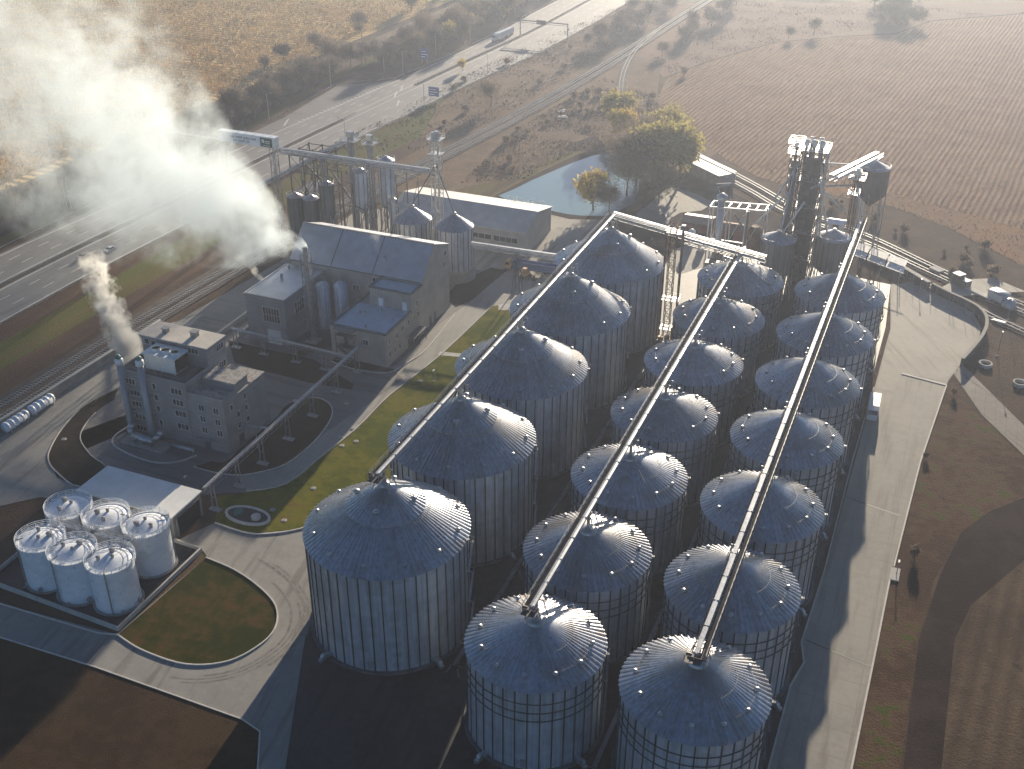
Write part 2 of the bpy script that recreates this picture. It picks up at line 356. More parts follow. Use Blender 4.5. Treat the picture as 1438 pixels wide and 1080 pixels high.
# grassland between the highway, the railway and the fields
surf('rough_grassland', [(-188.5, 240), (-118, 240), (-112, 250), (-70, 238), (-40, 330), (-64, 360), (-86, 400), (-96, 440), (-112, 640), (-160, 640), (-188.5, 640)], .03, GR['scrub'])
surf('far_rough_ground', [(-117, 470), (-101, 470), (-96, 440), (-92, 432), (-79, 476), (-56, 529), (-26, 557), (2, 577), (17, 620), (66, 664), (160, 902), (300, 1200), (-160, 1200), (-150, 700)], .045, GR['scrub_far'])
surf('green_verge', [(-188.6, -120), (-188.6, 300), (-176, 346), (-176, 366), (-158, 300), (-165, 240), (-168, 180), (-173, -120)], .045, GR['verge'])
surf('brown_verge', [(-188.6, -120), (-188.6, 310), (-181, 300), (-181, -120)], .06, GR['verge_brown'])
surf('brown_bank', [(-173, -120), (-168, 180), (-165, 240), (-158, 300), (-150, 300), (-160, 180), (-165, -120)], .06, GR['verge_brown'])
surf('verge_beyond_highway', [(-229, -120), (-229, 300), (-235, 345), (-236, 420), (-242, 420), (-236, 250), (-236, -120)], .05, GR['verge'])
surf('pond_bank', [(-120, 246), (-104, 247), (-97, 262), (-92, 286), (-86, 304), (-78, 309), (-80, 318), (-92, 316), (-99, 296), (-104, 272), (-113, 258)], .06, GR['verge'])

# pond: a water sheet just above the ground, its bank a raised lip
pond_xy = GP([(700, 275), (722, 266), (748, 253), (778, 240), (806, 228), (832, 219), (855, 215), (872, 220), (884, 236), (898, 252), (896, 270), (888, 287), (868, 297), (848, 304), (815, 303), (796, 301), (773, 296), (745, 291), (718, 284)])
wm, nt, out = _nt('pond_water'); v = _coord(nt, True)
_finish(nt, out, (.20, .32, .36), .05, 0, _noise(nt, v, .5, 3), .02, .25, .8); M['water'] = wm
surf('pond_water', pond_xy, .10, wm)
surf('pond_mud', [(x*1.0, y) for x, y in GP([(690, 278), (750, 246), (800, 222), (835, 208), (868, 208), (900, 240), (915, 262), (905, 285), (880, 300), (850, 309), (800, 308), (770, 301), (715, 288)])], .07, GR['dirt'])
surf('stream_ditch', GP([(795, 205), (835, 190), (852, 205), (845, 213), (820, 213), (800, 212)]), .08, GR['dirt'])

# highway: two carriageways, median strip, markings
HX0, HX1 = -226.0, -189.0
KL = [(-200, -226), (140, -226), (280, -217), (376, -208.4), (444, -204), (479, -203), (543, -205), (1200, -205)]
KM = [(-200, -207.7), (140, -207.7), (287, -200.8), (343, -197.4), (383, -195.5), (427, -192.7), (499, -187.7), (562, -187), (1200, -187)]
KR = [(-200, -189), (140, -189), (278, -181.9), (319, -177.6), (370, -174.3), (412, -170.3), (456, -164.7), (541, -161.8), (1200, -161.6)]
def _ip(ks, y):
    for (ya, a), (yb, b) in zip(ks[:-1], ks[1:]):
        if ya <= y <= yb: return a+(b-a)*(y-ya)/(yb-ya)
    return ks[-1][1]
def hx(t, y):  # x across the highway at fraction t (.5 is the median), following its bend
    l, m_, r = _ip(KL, y), _ip(KM, y), _ip(KR, y)
    return l+(m_-l)*t*2 if t < .5 else m_+(r-m_)*(t-.5)*2
_ys = sorted(set([-200, 140, 280, 319, 376, 410, 444, 479, 543, 640, 1200]))
surf('highway', [(_ip(KR, y), y) for y in _ys]+[(_ip(KL, y), y) for y in _ys[::-1]], .09, GR['hwy'])
surf('layby', [(-226, 130), (-224.5, 303), (-229.5, 356), (-218, 368), (-208, 376.5), (-206, 376), (-215, 290), (-224, 140)], .085, GR['asph'])
def hline_(mb, t, y0, y1, w, z, step=20):
    ys = [y0+(y1-y0)*i/max(1, int((y1-y0)/step)) for i in range(max(1, int((y1-y0)/step))+1)]
    mb.ribbon([(hx(t, y), y) for y in ys], w, z)
mk = MB()
for t in (.03, .445, .555, .97): hline_(mk, t, -150, 1150, .35, .105)
for t in (.17, .31, .69, .83):
    y = -150
    while y < 900:
        hline_(mk, t, y, y+4.5, .28, .105); y += 12
for i in range(22):  # stop dashes along the layby
    y = 300+i*3.0; mk.box(hx(.02, y)-.4, y, .106, 2.0, .55, .004, R_(-12))
for (cx, cy) in ((-191, 345), (-198.5, 357), (-201, 368), (-221, 300)):
    for k in range(4): mk.box(cx+k*.9, cy-k*2.2, .106, .5, 3.2, .004, R_(12))
struct('highway_markings', mk, M['mark'])
md = MB(); md.ribbon([(hx(.5, y), y) for y in range(-150, 321, 20)], 2.2, .10, .22); md.ribbon([(hx(.5, y), y) for y in range(372, 1101, 20)], 2.2, .10, .22)
struct('median_strip', md, GR['gravel'])

# railway: ballast, sleepers and rails
def railway(name, pts, bed=True, gauge=1.6):
    if bed:
        mb = MB(); mb.ribbon(pts, 4.6, .02, .28); struct(name+'_ballast', mb, GR['gravel'])
    mb = MB()
    for s in (-1, 1):
        q = []
        for i, p in enumerate(pts):
            a = Vector(pts[max(0, i-1)]); b = Vector(pts[min(len(pts)-1, i+1)]); d = (b-a).normalized(); q.append((p[0]-d.y*s*gauge/2, p[1]+d.x*s*gauge/2))
        mb.ribbon(q, .16, .36, .55, 1)
    for a, b in zip(pts[:-1], pts[1:]):
        a = Vector(a); b = Vector(b); L = (b-a).length; d = (b-a)/L; n = int(L/.95)
        if a.y > 330 or a.x > 10: n = int(L/1.9)
        for i in range(n):
            c = a+d*(L*(i+.5)/n); mb.box(c.x, c.y, .33, 2.7, .34, .14, math.atan2(d.y, d.x)+math.pi/2, 0)
    struct(name, mb, [M['conc'], M['steel_grey']])
def smooth_pts(pts, n=8):
    o = []
    for i in range(len(pts)-1):
        p0 = Vector(pts[max(0, i-1)]); p1 = Vector(pts[i]); p2 = Vector(pts[i+1]); p3 = Vector(pts[min(len(pts)-1, i+2)])
        for k in range(n):
            t = k/n; v = .5*((2*p1)+(p2-p0)*t+(2*p0-5*p1+4*p2-p3)*t*t+(3*p1-p0-3*p2+p3)*t*t*t); o.append((v.x, v.y))
    o.append(tuple(pts[-1])); return o
surf('railway_bed', [(-160, -150), (-148.6, -150), (-148.4, 110), (-146, 200), (-131, 330), (-122, 430), (-117, 640), (-126, 640), (-133, 430), (-141, 330), (-156, 200), (-160, 100)], .015, GR['gravel'])
railway('railway_track', smooth_pts([(-156.2, -120), (-156.2, 60), (-154.6, 130), (-149, 220), (-136, 330), (-127.5, 430), (-122, 560), (-117, 700), (-112, 850)]))
railway('railway_siding', smooth_pts([(-151.4, -120), (-151.4, 60), (-150.4, 130), (-144.5, 220), (-131.4, 330), (-123.5, 430), (-118.2, 560), (-113, 700), (-108, 850)]))
railway('branch_track', smooth_pts([(-123, 540), (-121.6, 490), (-116, 450), (-107, 412), (-96, 380), (-80, 352), (-62, 331), (-47, 315), (-21, 291), (-2, 272.5), (26, 255.5), (51, 236), (73.2, 220.7), (140, 176)]))
railway('branch_siding', smooth_pts([(-60, 335.5), (-45, 321), (-19, 296.5), (0, 278), (26, 261.5), (51, 241), (73.2, 226), (140, 182)]))
railway('yard_track', smooth_pts([(14, 255), (30, 243.5), (47, 228.5), (60, 219), (73.2, 208), (140, 160)]))

# paved areas of the plant
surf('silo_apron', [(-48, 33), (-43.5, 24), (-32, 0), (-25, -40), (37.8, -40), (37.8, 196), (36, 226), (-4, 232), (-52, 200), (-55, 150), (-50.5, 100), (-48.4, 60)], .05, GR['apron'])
surf('yard_pavement', [(37.9, -60), (37.9, 50), (39.2, 56), (37.8, 60), (38.7, 83), (39.1, 196), (36, 226), (43.6, 231.5), (52.4, 222), (60, 215.4), (62.4, 205.8), (61.6, 193), (57.5, 178.5), (55.8, 170.6), (52.5, 129.4), (50.6, 88), (50.4, 66), (50, 35), (49.4, -60)], .08, GR['conc'])
surf('upper_yard_pavement', [(44.6, 170.4), (55.6, 170.9), (57.4, 178.5), (61.5, 193), (62.3, 205.8), (59.8, 215.3), (52.3, 222), (43.6, 231), (37, 225), (39.3, 196), (39.3, 160), (43.6, 160)], .10, GR['conc2'])
surf('slab_path', GP([(1337, 522), (1352, 513), (1438, 598), (1500, 660), (1500, 720), (1438, 640), (1378, 582)]), .07, GR['path'])
surf('crossing_slab', GP([(1318, 408), (1340, 396), (1395, 393), (1440, 412), (1385, 415), (1335, 420)]), .60, GR['conc2'])
kb = MB()
kb.ribbon([(49.4, -60), (50, 35), (50.4, 66), (50.6, 88)], .32, .05, .26); kb.ribbon([(50.9, 89), (52.5, 129.4), (55.6, 168.5)], .32, .05, .26)
kb.ribbon([(44.6, 170.4), (55.4, 168.6)], .7, .05, .2)
struct('yard_kerb', kb, M['kerb'])
kb = MB(); kb.ribbon([(37.9, -60), (37.9, 49), (39.1, 55.5), (37.8, 60.5), (38.5, 83), (38.3, 124), (38.8, 160)], .3, .05, .32); struct('silo_apron_kerb', kb, M['conc_light'])
gl = MB()
for y in (16, 60, 108): gl.ribbon([(38.3, y+1.5), (50.2, y-1.2)], .35, .092)
struct('yard_drain_joint', gl, M['conc_dark'])
surf('dark_ground_strip', [(57.5, 40), (57.2, 69), (59.5, 90), (62.5, 106), (67.7, 116), (74.3, 124), (120, 150), (120, -40), (58, -40)], .03, GR['dirt'])  # curved strip of ground, darker than the plot inside it
surf('stubble_plot', [(63.1, 40), (63.2, 71.6), (65.5, 83), (69.5, 91), (76, 104), (120, 140), (120, -40), (63, -40)], .05, GR['plough'])
surf('brown_margin', [(50.3, -60), (50.6, 66), (51, 88), (53, 129), (56, 169), (64, 156), (74, 141), (90, 120), (74, 122), (62, 104), (58.5, 88), (57, 69), (57.3, -60)], .02, mat_ground('brown_margin_grass', (.085, .05, .034), (.15, .092, .06), (.085, .10, .026), .04, .35, 2.2, .35, t3=(.53, .6)))

# roads of the left-hand half
surf('loop_road', [(-160, 2), (-147.2, 2), (-147, 100), (-140, 190), (-118, 190), (-75, 187.5), (-60, 187), (-62, 166), (-66.5, 137), (-71.5, 110), (-71.5, 94), (-73, 80), (-74.5, 67.5), (-80.5, 61.4), (-86, 58.4), (-90, 56), (-118, 53), (-118, 51), (-124.5, 53), (-130, 41), (-147, 10)], .06, GR['asph'])
surf('left_road', [(-147.2, -60), (-147.2, 120), (-141, 130), (-136, 87), (-137.3, 77), (-134.5, 64), (-130, 56.2), (-122, 50), (-112, 48.6), (-110.6, 43.6), (-120, 43), (-140, 22), (-147, -60)], .065, GR['road'])
surf('front_road', [(-160, 6.2), (-96, 6.4), (-75, 7), (-44.4, 6.7), (-40.2, 5.6), (-36.2, -1.1), (-34, -40), (-25, -40), (-32, 0), (-43.5, 24), (-47.6, 33), (-48, 60), (-57, 62), (-62, 55.4), (-63.5, 54.2), (-71.7, 49.2), (-80.5, 49.5), (-84, 41.5), (-77, 41), (-75.2, 39.8), (-77, 15), (-103, 13.3), (-160, 13)], .07, GR['road'])
surf('plant_lane', [(-80.5, 61.6), (-74.3, 67.4), (-72.9, 80), (-71.3, 94), (-71.4, 110), (-66.4, 137), (-62.2, 166), (-60, 187), (-75, 187.4), (-74.6, 170), (-77, 150), (-77.2, 122), (-72, 118), (-78, 84), (-79, 71.4), (-86.4, 65.9)], .075, GR['road'])
surf('warehouse_yard', [(-140, 190), (-60, 187), (-50, 203), (-56, 225), (-60, 243), (-76, 243), (-126, 232), (-141, 215)], .055, GR['conc'])
lw = GP([(305, 697), (345, 692), (402, 681), (452, 642), (502, 602), (547, 557), (622, 497), (692, 430), (722, 428), (722, 470), (660, 520)])
surf('lawn', lw + [(-52, 112), (-52, 60), (-62, 55.6), (-63.3, 54.4), (-71.7, 49.4), (-80.3, 49.7)], .095, GR['lawn'])
isl = smooth_pts([(-75.2, 39.4), (-67.8, 38.4), (-60.4, 35.9), (-54.7, 32.6), (-51.6, 27.9), (-51.4, 23.0), (-54.3, 17.0), (-60.7, 13.5), (-69.8, 13.4), (-76.6, 14.9)], 5)
surf('lawn_island', isl, .10, GR['lawn_b'])
kb = MB(); kb.ribbon(isl, .26, .06, .3); kb.ribbon([(-103, 13.2), (-80, 13.9), (-76.6, 14.9)], .26, .06, .3)
kb.ribbon([(-160, 6.1), (-96, 6.3), (-75, 6.9), (-44.4, 6.6), (-40.2, 5.5), (-36.2, -1.2), (-34.5, -40)], .24, .05, .2)
kb.ribbon(smooth_pts([(-80.3, 49.6), (-71.7, 49.3), (-66, 52), (-62, 55.5), (-60, 57)], 5), .26, .06, .3)
struct('front_road_kerb', kb, M['kerb'])
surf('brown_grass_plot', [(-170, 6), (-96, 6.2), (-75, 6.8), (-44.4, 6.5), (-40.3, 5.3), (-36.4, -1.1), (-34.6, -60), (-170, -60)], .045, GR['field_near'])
bed1 = smooth_pts(GP([(272, 656), (300, 664), (335, 668), (368, 663), (402, 652), (440, 622), (463, 592), (466, 573), (452, 561), (428, 560), (402, 570), (385, 590), (348, 620), (318, 648), (298, 648)]), 4)
surf('planting_bed', bed1, .10, GR['bed'])
kb = MB(); kb.ribbon(bed1[:36], .24, .07, .26); struct('planting_bed_kerb', kb, M['kerb'])
bed2 = smooth_pts(GP([(166, 546), (140, 558), (112, 576), (88, 602), (72, 628), (68, 645), (78, 662), (112, 684), (150, 660), (128, 640), (113, 617), (120, 597), (140, 575), (160, 562)]), 4)
surf('curved_planting_bed', bed2, .10, GR['bed'])
kb = MB(); kb.ribbon(bed2[8:29], .24, .07, .26); kb.ribbon(bed2[33:48], .22, .07, .24); struct('curved_bed_kerb', kb, M['kerb'])
surf('back_bed', GP([(320, 478), (345, 484), (440, 505), (497, 540), (494, 548), (430, 537), (330, 510)]), .10, GR['bed'])
surf('admin_bed', GP([(470, 502), (500, 507), (545, 517), (560, 520), (545, 523), (500, 518), (466, 508)]), .10, GR['bed'])
surf('lane_bed', GP([(640, 400), (690, 376), (712, 380), (665, 420), (640, 432), (625, 418)]), .10, GR['bed'])
kb = MB(); kb.ribbon(smooth_pts(GP([(465, 508), (500, 520), (545, 524), (575, 508), (600, 490), (640, 440)]), 4), .3, .07, .25); kb.ribbon(smooth_pts(GP([(345, 691), (402, 680), (452, 641), (502, 601), (547, 556), (622, 496), (692, 429)]), 4), .24, .07, .27)
struct('lane_kerb', kb, M['kerb'])
surf('lawn_footpath', GP([(618, 494), (648, 497), (648, 502), (614, 499)]), .12, M['conc_light'])
surf('lawn_end_slab', GP([(700, 428), (718, 427), (720, 436), (700, 436)]), .12, M['conc_light'])
# tyre marks swept over the concrete where lorries turn
tm = MB(); isl_c = Vector((-66, 26))
for off, i0, i1, w_ in ((2.6, 10, 34, .5), (4.2, 14, 36, .4), (5.2, 6, 28, .6), (3.4, 20, 37, .35), (6.1, 8, 22, .45)):
    q = []
    for i in range(i0, min(i1, len(isl))):
        d = (Vector(isl[i])-isl_c).normalized(); q.append((isl[i][0]+d.x*off, isl[i][1]+d.y*off))
    tm.ribbon(q, w_, .078)
struct('tyre_marks', tm, mat('tyre_smear', (.245, .23, .205), .85, 0, .25, .8, .1))
# ground among the machinery behind the silos
surf('loading_ground', [(-52, 201), (-48, 245), (-52, 262), (-46, 285), (-24, 285), (10, 256), (36, 236), (36, 226), (-4, 231)], .04, GR['dirt'])
surf('loading_slab', GP([(945, 352), (985, 335), (1008, 340), (1000, 372), (955, 385), (935, 372)]), .07, GR['conc2'])
surf('grain_pad', GP([(908, 292), (925, 272), (945, 261), (975, 272), (1003, 285), (985, 296), (955, 299), (945, 305)]), .08, GR['conc2'])
surf('grey_pad', GP([(893, 300), (912, 286), (946, 300), (936, 318), (905, 312)]), .07, GR['asph'])

# loose vegetation nobody could count
def tufts(name, n, sampler, hmin, hmax, wid, m, label=None):
    mb = MB(); i = 0; guard = 0
    while i < n and guard < n*20:
        guard += 1
        q = sampler()
        if q is None: continue
        x, y = q; i += 1
        h = rnd.uniform(hmin, hmax); w = wid*rnd.uniform(.6, 1.4)
        for a in (rnd.uniform(0, math.pi), ):
            c, s = math.cos(a)*w/2, math.sin(a)*w/2
            lx, ly = rnd.uniform(-.3, .3)*h, rnd.uniform(-.3, .3)*h
            mb.add([(x-c, y-s, .02), (x+c, y+s, .02), (x+c*.4+lx, y+s*.4+ly, h), (x-c*.4+lx, y-s*.4+ly, h)], [(0, 1, 2, 3)])
    o = mb.build(name, m); o['kind'] = 'stuff'; return o
def inside(poly, x, y):
    r = False; n = len(poly)
    for i in range(n):
        x1, y1 = poly[i]; x2, y2 = poly[(i+1) % n]
        if (y1 > y) != (y2 > y) and x < (x2-x1)*(y-y1)/(y2-y1)+x1: r = not r
    return r
M['straw'] = mat('dry_straw', (.70, .51, .25), .9, 0, .35, .05)
M['straw_r'] = mat('dry_stalks', (.36, .22, .14), .9, 0, .35, .05)
M['weed'] = mat('dry_weeds', (.30, .215, .135), .9, 0, .4, .06)
def s_fieldL():
    px, py = rnd.uniform(-60, 700), rnd.uniform(-10, 270)
    p = G(px, py); return (p.x, p.y) if p.x < -273 and p.y < 800 and rnd.random() < .9 else None
def s_fieldR():
    px, py = rnd.uniform(900, 1470), rnd.uniform(10, 400)
    p = G(px, py)
    if not inside(FR, p.x, p.y): return None
    return (p.x, p.y)
tufts('maize_stalks', 40000, s_fieldL, .5, 1.2, .7, M['straw'])
tufts('stubble_stalks', 14000, s_fieldR, .12, .32, .5, M['straw_r'])
WZ = [[(-188, 240), (-160, 250), (-140, 330), (-135, 420), (-128, 600), (-160, 620), (-180, 440)], [(-120, 256), (-100, 270), (-92, 312), (-60, 320), (-64, 360), (-90, 400), (-118, 420), (-126, 330)], [(38, 252), (60, 234), (110, 205), (120, 230), (72, 256), (48, 280), (28, 293), (0, 297)], [(64, 215), (110, 190), (110, 130), (72, 150), (60, 178), (64, 196)], [(51.5, 20), (52, 88), (56, 168), (73, 141), (62, 104), (57, 69), (57, 20)], [(-110, 470), (-90, 440), (-55, 530), (18, 620), (60, 660), (-110, 660)]]
def s_weed():
    z = rnd.choice(WZ)
    if z in WZ[2:5]: return None
    xs = [a for a, b in z]; ys = [b for a, b in z]
    x, y = rnd.uniform(min(xs), max(xs)), rnd.uniform(min(ys), max(ys))
    return (x, y) if inside(z, x, y) and mnoise.noise((x*.06, y*.06, 0))+rnd.uniform(-.4, .4) > -.05 else None
tufts('dry_undergrowth', 24000, s_weed, .12, .5, .5, M['weed'])
# ------------------------------------------------------------------ grain silos
M['silo_rib'] = mat_galv('stiffener_post', (.075, .09, .10), .5, 0, .5)
M['galv_cover'] = mat_galv('weathered_zinc_cover', (.44, .455, .48), .42, 0, .4)
M['grating'] = mat('dark_grating', (.05, .05, .055), .9, 0, .3, .6, .02)
M['silo_rail'] = mat('thin_rail_steel', (.34, .35, .36), .5, 0, .1)
M['silo_mark'] = mat('silo_marking', (.62, .63, .62), .6, 0, .05)
def silo_wall(R, Hh, npan):
    mb = MB(); n = npan*4
    mb.lathe(0, 0, [(R, .35), (R, Hh)], n, 0, False)
    for k in range(npan):                       # vertical stiffeners, proud of the sheet
        t = 2*math.pi*(k+.5)/npan; c, s = math.cos(t), math.sin(t)
        mb.box((R+.07)*c, (R+.07)*s, Hh/2+.15, .15, .21, Hh-.4, t, 1)
    for z in ((Hh-2.6, Hh-4.4, Hh-6.1) if npan < 40 else ()):           # wind rings
        mb.lathe(0, 0, [(R+.02, z-.07), (R+.16, z-.06), (R+.16, z+.06), (R+.02, z+.07)], n, 1, False)
    mb.lathe(0, 0, [(R+.02, Hh-.32), (R+.1, Hh-.3), (R+.1, Hh-.02)], n, 0, False)
    return mb
def cone_ribs(mb, r0, z0, r1, z1, n, rw, rh, mi=0, twist=0.):
    """a cone of n folded sheets, each with a raised standing seam"""
    sl = math.atan2(z1-z0, r0-r1); nz = math.cos(sl); nr = math.sin(sl)
    for k in range(n):
        t0 = 2*math.pi*k/n+twist; t1 = 2*math.pi*(k+1)/n+twist
        def P(r, z, t, off=0, up=0): 
            return ((r+up*nr)*math.cos(t)-off*math.sin(t), (r+up*nr)*math.sin(t)+off*math.cos(t), z+up*nz)
        mb.add([P(r0, z0, t0), P(r0, z0, t1), P(r1, z1, t1), P(r1, z1, t0)], [(0, 1, 2, 3)], mi)
        w0 = rw; w1 = rw*.22 if r1 < 2 else rw*.6; h1 = rh*.2 if r1 < 2 else rh
        mb.add([P(r0, z0, t0, -w0, 0), P(r0, z0, t0, -w0*.45, rh), P(r0, z0, t0, w0*.45, rh), P(r0, z0, t0, w0, 0),
                P(r1, z1, t0, -w1, 0), P(r1, z1, t0, -w1*.45, h1), P(r1, z1, t0, w1*.45, h1), P(r1, z1, t0, w1, 0)],
               [(0, 1, 5, 4), (1, 2, 6, 5), (2, 3, 7, 6), (0, 3, 2, 1)], mi)
def hoop(mb, r, z, t, n=64, a0=0, a1=2*math.pi, mi=0):
    for k in range(n):
        a = a0+(a1-a0)*k/n; b = a0+(a1-a0)*(k+1)/n
        mb.bar((r*math.cos(a), r*math.sin(a), z), (r*math.cos(b), r*math.sin(b), z), t, None, mi)
VENT = MB()
VENT.lathe(0, 0, [(.26, -.25), (.26, .36), (.44, .38), (.44, .5), (.28, .64), (.04, .68)], 10)
vent_mesh = None
def make_silo(name, label, R, Hh, apex, npan, tiers, nv, vr, group):
    global vent_mesh
    t = proto(name, label, 'silo', group)
    b = MB(); b.lathe(0, 0, [(R+.7, 0), (R+.7, .38), (R-.1, .42)], 72); b.build('foundation', M['conc_dark'], t)
    silo_wall(R, Hh, npan).build('wall', [M['galv_wall'], M['silo_rib']], t)
    rf = MB(); Re = R+.28
    if tiers:
        rm = R*.46; zm = Hh+(apex-.2-Hh)*(1-rm/R)
        cone_ribs(rf, Re, Hh-.12, rm, zm, npan*2, .20, .24)
        cone_ribs(rf, rm+.35, zm+.12, .8, apex-.2, npan, .2, .24)
        rf.lathe(0, 0, [(rm+.35, zm-.1), (rm+.35, zm+.12)], 96, 0, False)
        zc = apex-.2; rc = .9
    else:
        rc = 1.5; zc = apex-.75
        cone_ribs(rf, Re, Hh-.12, rc-.1, zc, npan*2, .19, .23)
    roof = rf.build('roof', M['galv_roof'], t)
    c = MB(); c.lathe(0, 0, [(rc+.15, zc-.25), (rc+.15, zc+.15), (rc*.75, zc+.5), (.3, zc+.75), (.05, zc+.78)], 24)
    c.build('peak_cap', M['galv'], roof, True)
    hz = lambda r: Hh+(zc-Hh)*(1-(r-rc)/(R-rc))
    for i in range(nv):
        a = 2*math.pi*(i+.35)/nv
        if vent_mesh is None:
            v = VENT.build('roof_vent', M['galv'], t, True); vent_mesh = v.data
        else:
            v = bpy.data.objects.new('roof_vent', vent_mesh); COL.objects.link(v); v.parent = t
        v.location = (vr*R*math.cos(a), vr*R*math.sin(a), hz(vr*R)+.1); v.scale = (1, 1, 1)
    if tiers:
        for i in range(4):
            a = 2*math.pi*(i+.12)/4
            v = bpy.data.objects.new('roof_vent', vent_mesh); COL.objects.link(v); v.parent = t
            v.location = (.36*R*math.cos(a), .36*R*math.sin(a), hz(.36*R)+.25); v.scale = (1.35, 1.35, 1.25)
    for r, a0, a1 in ((.80*R, -.9, .75), (.54*R, -.7, .9), (.8*R, 2.7, 3.5)):   # thin rail arcs over the roof
        h = MB(); hoop(h, r, hz(r)+.38, .035, 26, a0, a1)
        for k in range(9):
            a = a0+(a1-a0)*k/8; h.bar((r*math.cos(a), r*math.sin(a), hz(r)), (r*math.cos(a), r*math.sin(a), hz(r)+.4), .05)
        h.build('roof_rail', M['silo_rail'], t)
    for a in (-1.95, -.55, 1.2):                   # aeration fans at the foot of the wall
        f = MB(); c, s_ = math.cos(a), math.sin(a); f.bar(((R+.1)*c, (R+.1)*s_, .9), ((R+1.5)*c, (R+1.5)*s_, .9), .8, .6); f.tube(((R+1.5)*c-.35*s_, (R+1.5)*s_+.35*c, .95), ((R+1.5)*c+.35*s_, (R+1.5)*s_-.35*c, .95), .62, .62, 14); f.box((R+2.2)*c, (R+2.2)*s_, .55, .7, .7, .7, a)
        f.build('aeration_fan', M['galv'], t)
    dd = MB(); a = -1.35; dd.box((R+.06)*math.cos(a), (R+.06)*math.sin(a), 1.6, .14, 1.1, 1.7, a); dd.build('wall_door', M['steel_grey'], t)
    l = MB()                                       # roof ladder, apex to eave, and the caged wall stair
    a = -.95; d = (math.cos(a), math.sin(a)); pz = (-d[1], d[0])
    for s in (-.22, .22): l.bar((R*d[0]+pz[0]*s, R*d[1]+pz[1]*s, Hh+.25), (rc*d[0]+pz[0]*s, rc*d[1]+pz[1]*s, zc+.3), .05)
    k = 0.
    while k < 1:
        r = R+(rc-R)*k; z = Hh+.25+(zc+.05-Hh)*k; l.bar((r*d[0]-pz[0]*.22, r*d[1]-pz[1]*.22, z), (r*d[0]+pz[0]*.22, r*d[1]+pz[1]*.22, z), .05); k += .05
    l.build('roof_ladder', M['galv'], t)
    st = MB(); aa = .12; dz = Hh/6.0               # zigzag stair on the sunward right of the wall
    for i in range(6):
        a0 = aa+(.0 if i % 2 == 0 else .26); a1 = aa+(.26 if i % 2 == 0 else .0); rr = R+.55
        p0 = (rr*math.cos(a0), rr*math.sin(a0), .3+i*dz); p1 = (rr*math.cos(a1), rr*math.sin(a1), .3+(i+1)*dz)
        st.bar(p0, p1, .28, .07); st.bar((p0[0]*1.02, p0[1]*1.02, p0[2]+1), (p1[0]*1.02, p1[1]*1.02, p1[2]+1), .05)
        st.box(p1[0], p1[1], p1[2], .5, .5, .06, a1); st.bar(p1, (p1[0]*1.02, p1[1]*1.02, p1[2]+1.05), .05)
    st.build('stair', M['galv'] if tiers else M['galv_dark'], t)
    return t
LARGE = dict(R=14.31, Hh=20.79, apex=29.96, npan=46, tiers=True, nv=12, vr=.90)
SB = dict(R=11.0, Hh=16.99, apex=22.1, npan=36, tiers=False, nv=12, vr=.82)
SC = dict(R=11.0, Hh=17.74, apex=23.8, npan=36, tiers=False, nv=12, vr=.82)
XA, YA, DA = -33.05, 38.36, 31.47; YB, DB = 25.38, 24.92; XC, YC = 25.86, 24.46
ordn = ['nearest', 'second from the near end', 'third from the near end', 'fourth from the near end', 'fifth from the near end', 'sixth from the near end', 'farthest']
def mark(parent, a, R, z, bars):
    mb = MB()
    for (da, dz, w, h) in bars:
        t = a+da; mb.box((R+.06)*math.cos(t), (R+.06)*math.sin(t), z+dz, .04, w, h, t)
    return mb.build('number_mark', M['silo_mark'], parent)
la = ['large silo at the near end of the left row, beside the lawn road', 'large silo second from the near end of the left row', 'large silo third from the near end of the left row', 'large silo fourth from the near end of the left row, nearest the blue tipper trailer', 'large silo at the far end of the left row']
s0 = make_silo('large_grain_silo', la[0], group='large silos of the left row', **LARGE)
for i in range(5):
    o = place(s0, i, (XA, YA+i*DA, 0), R_(-4+7*i if i else 0), la[i])
    if i == 0: first_large = o
mark(first_large, R_(-112), 14.31, 19.4, [(-.055, .15, .12, .55), (-.04, .35, .3, .12), (-.04, -.05, .3, .12), (0, .3, .5, .1), (0, .05, .12, .6), (.028, .05, .12, .7), (.012, -.3, .5, .12), (.075, .0, .5, .8), (.1, .0, .1, .9)])
lb = ['small silo at the near end of the middle row, its wall in full view', 'small silo second from the near end of the middle row', 'small silo third from the near end of the middle row', 'small silo fourth from the near end of the middle row', 'small silo fifth from the near end of the middle row', 'small silo sixth from the near end of the middle row', 'small silo at the far end of the middle row, under the cross conveyor']
s1 = make_silo('grain_silo', lb[0], group='small silos of the middle row', **SB)
for i in range(7): place(s1, i, (0, YB+i*DB, 0), R_(5*i), lb[i])
lc = ['small silo at the near end of the right row, beside the road kerb', 'small silo second from the near end of the right row', 'small silo third from the near end of the right row', 'small silo fourth from the near end of the right row', 'small silo fifth from the near end of the right row', 'small silo sixth from the near end of the right row', 'small silo at the far end of the right row, beside the concrete yard']
s2 = make_silo('grain_silo', lc[0], group='small silos of the right row', **SC)
sil_c = [place(s2, i, (XC, YC+i*DB, 0), 0, lc[i]) for i in range(7)]
for i in range(7):
    mark(sil_c[i], R_(-72 if i else -112), 11.0, 16.6, [(-.05, -.35, .1, .6), (.035, .1, .1, .5), (.055, .25, .25, .1), (.055, 0, .25, .1), (.07, .1, .1, .5), (.09, .12, .28, .1), (.1, 0, .1, .5)] if i else [(-.05, .1, .1, .55), (-.02, .1, .3, .5), (.02, -.3, .1, .4)])

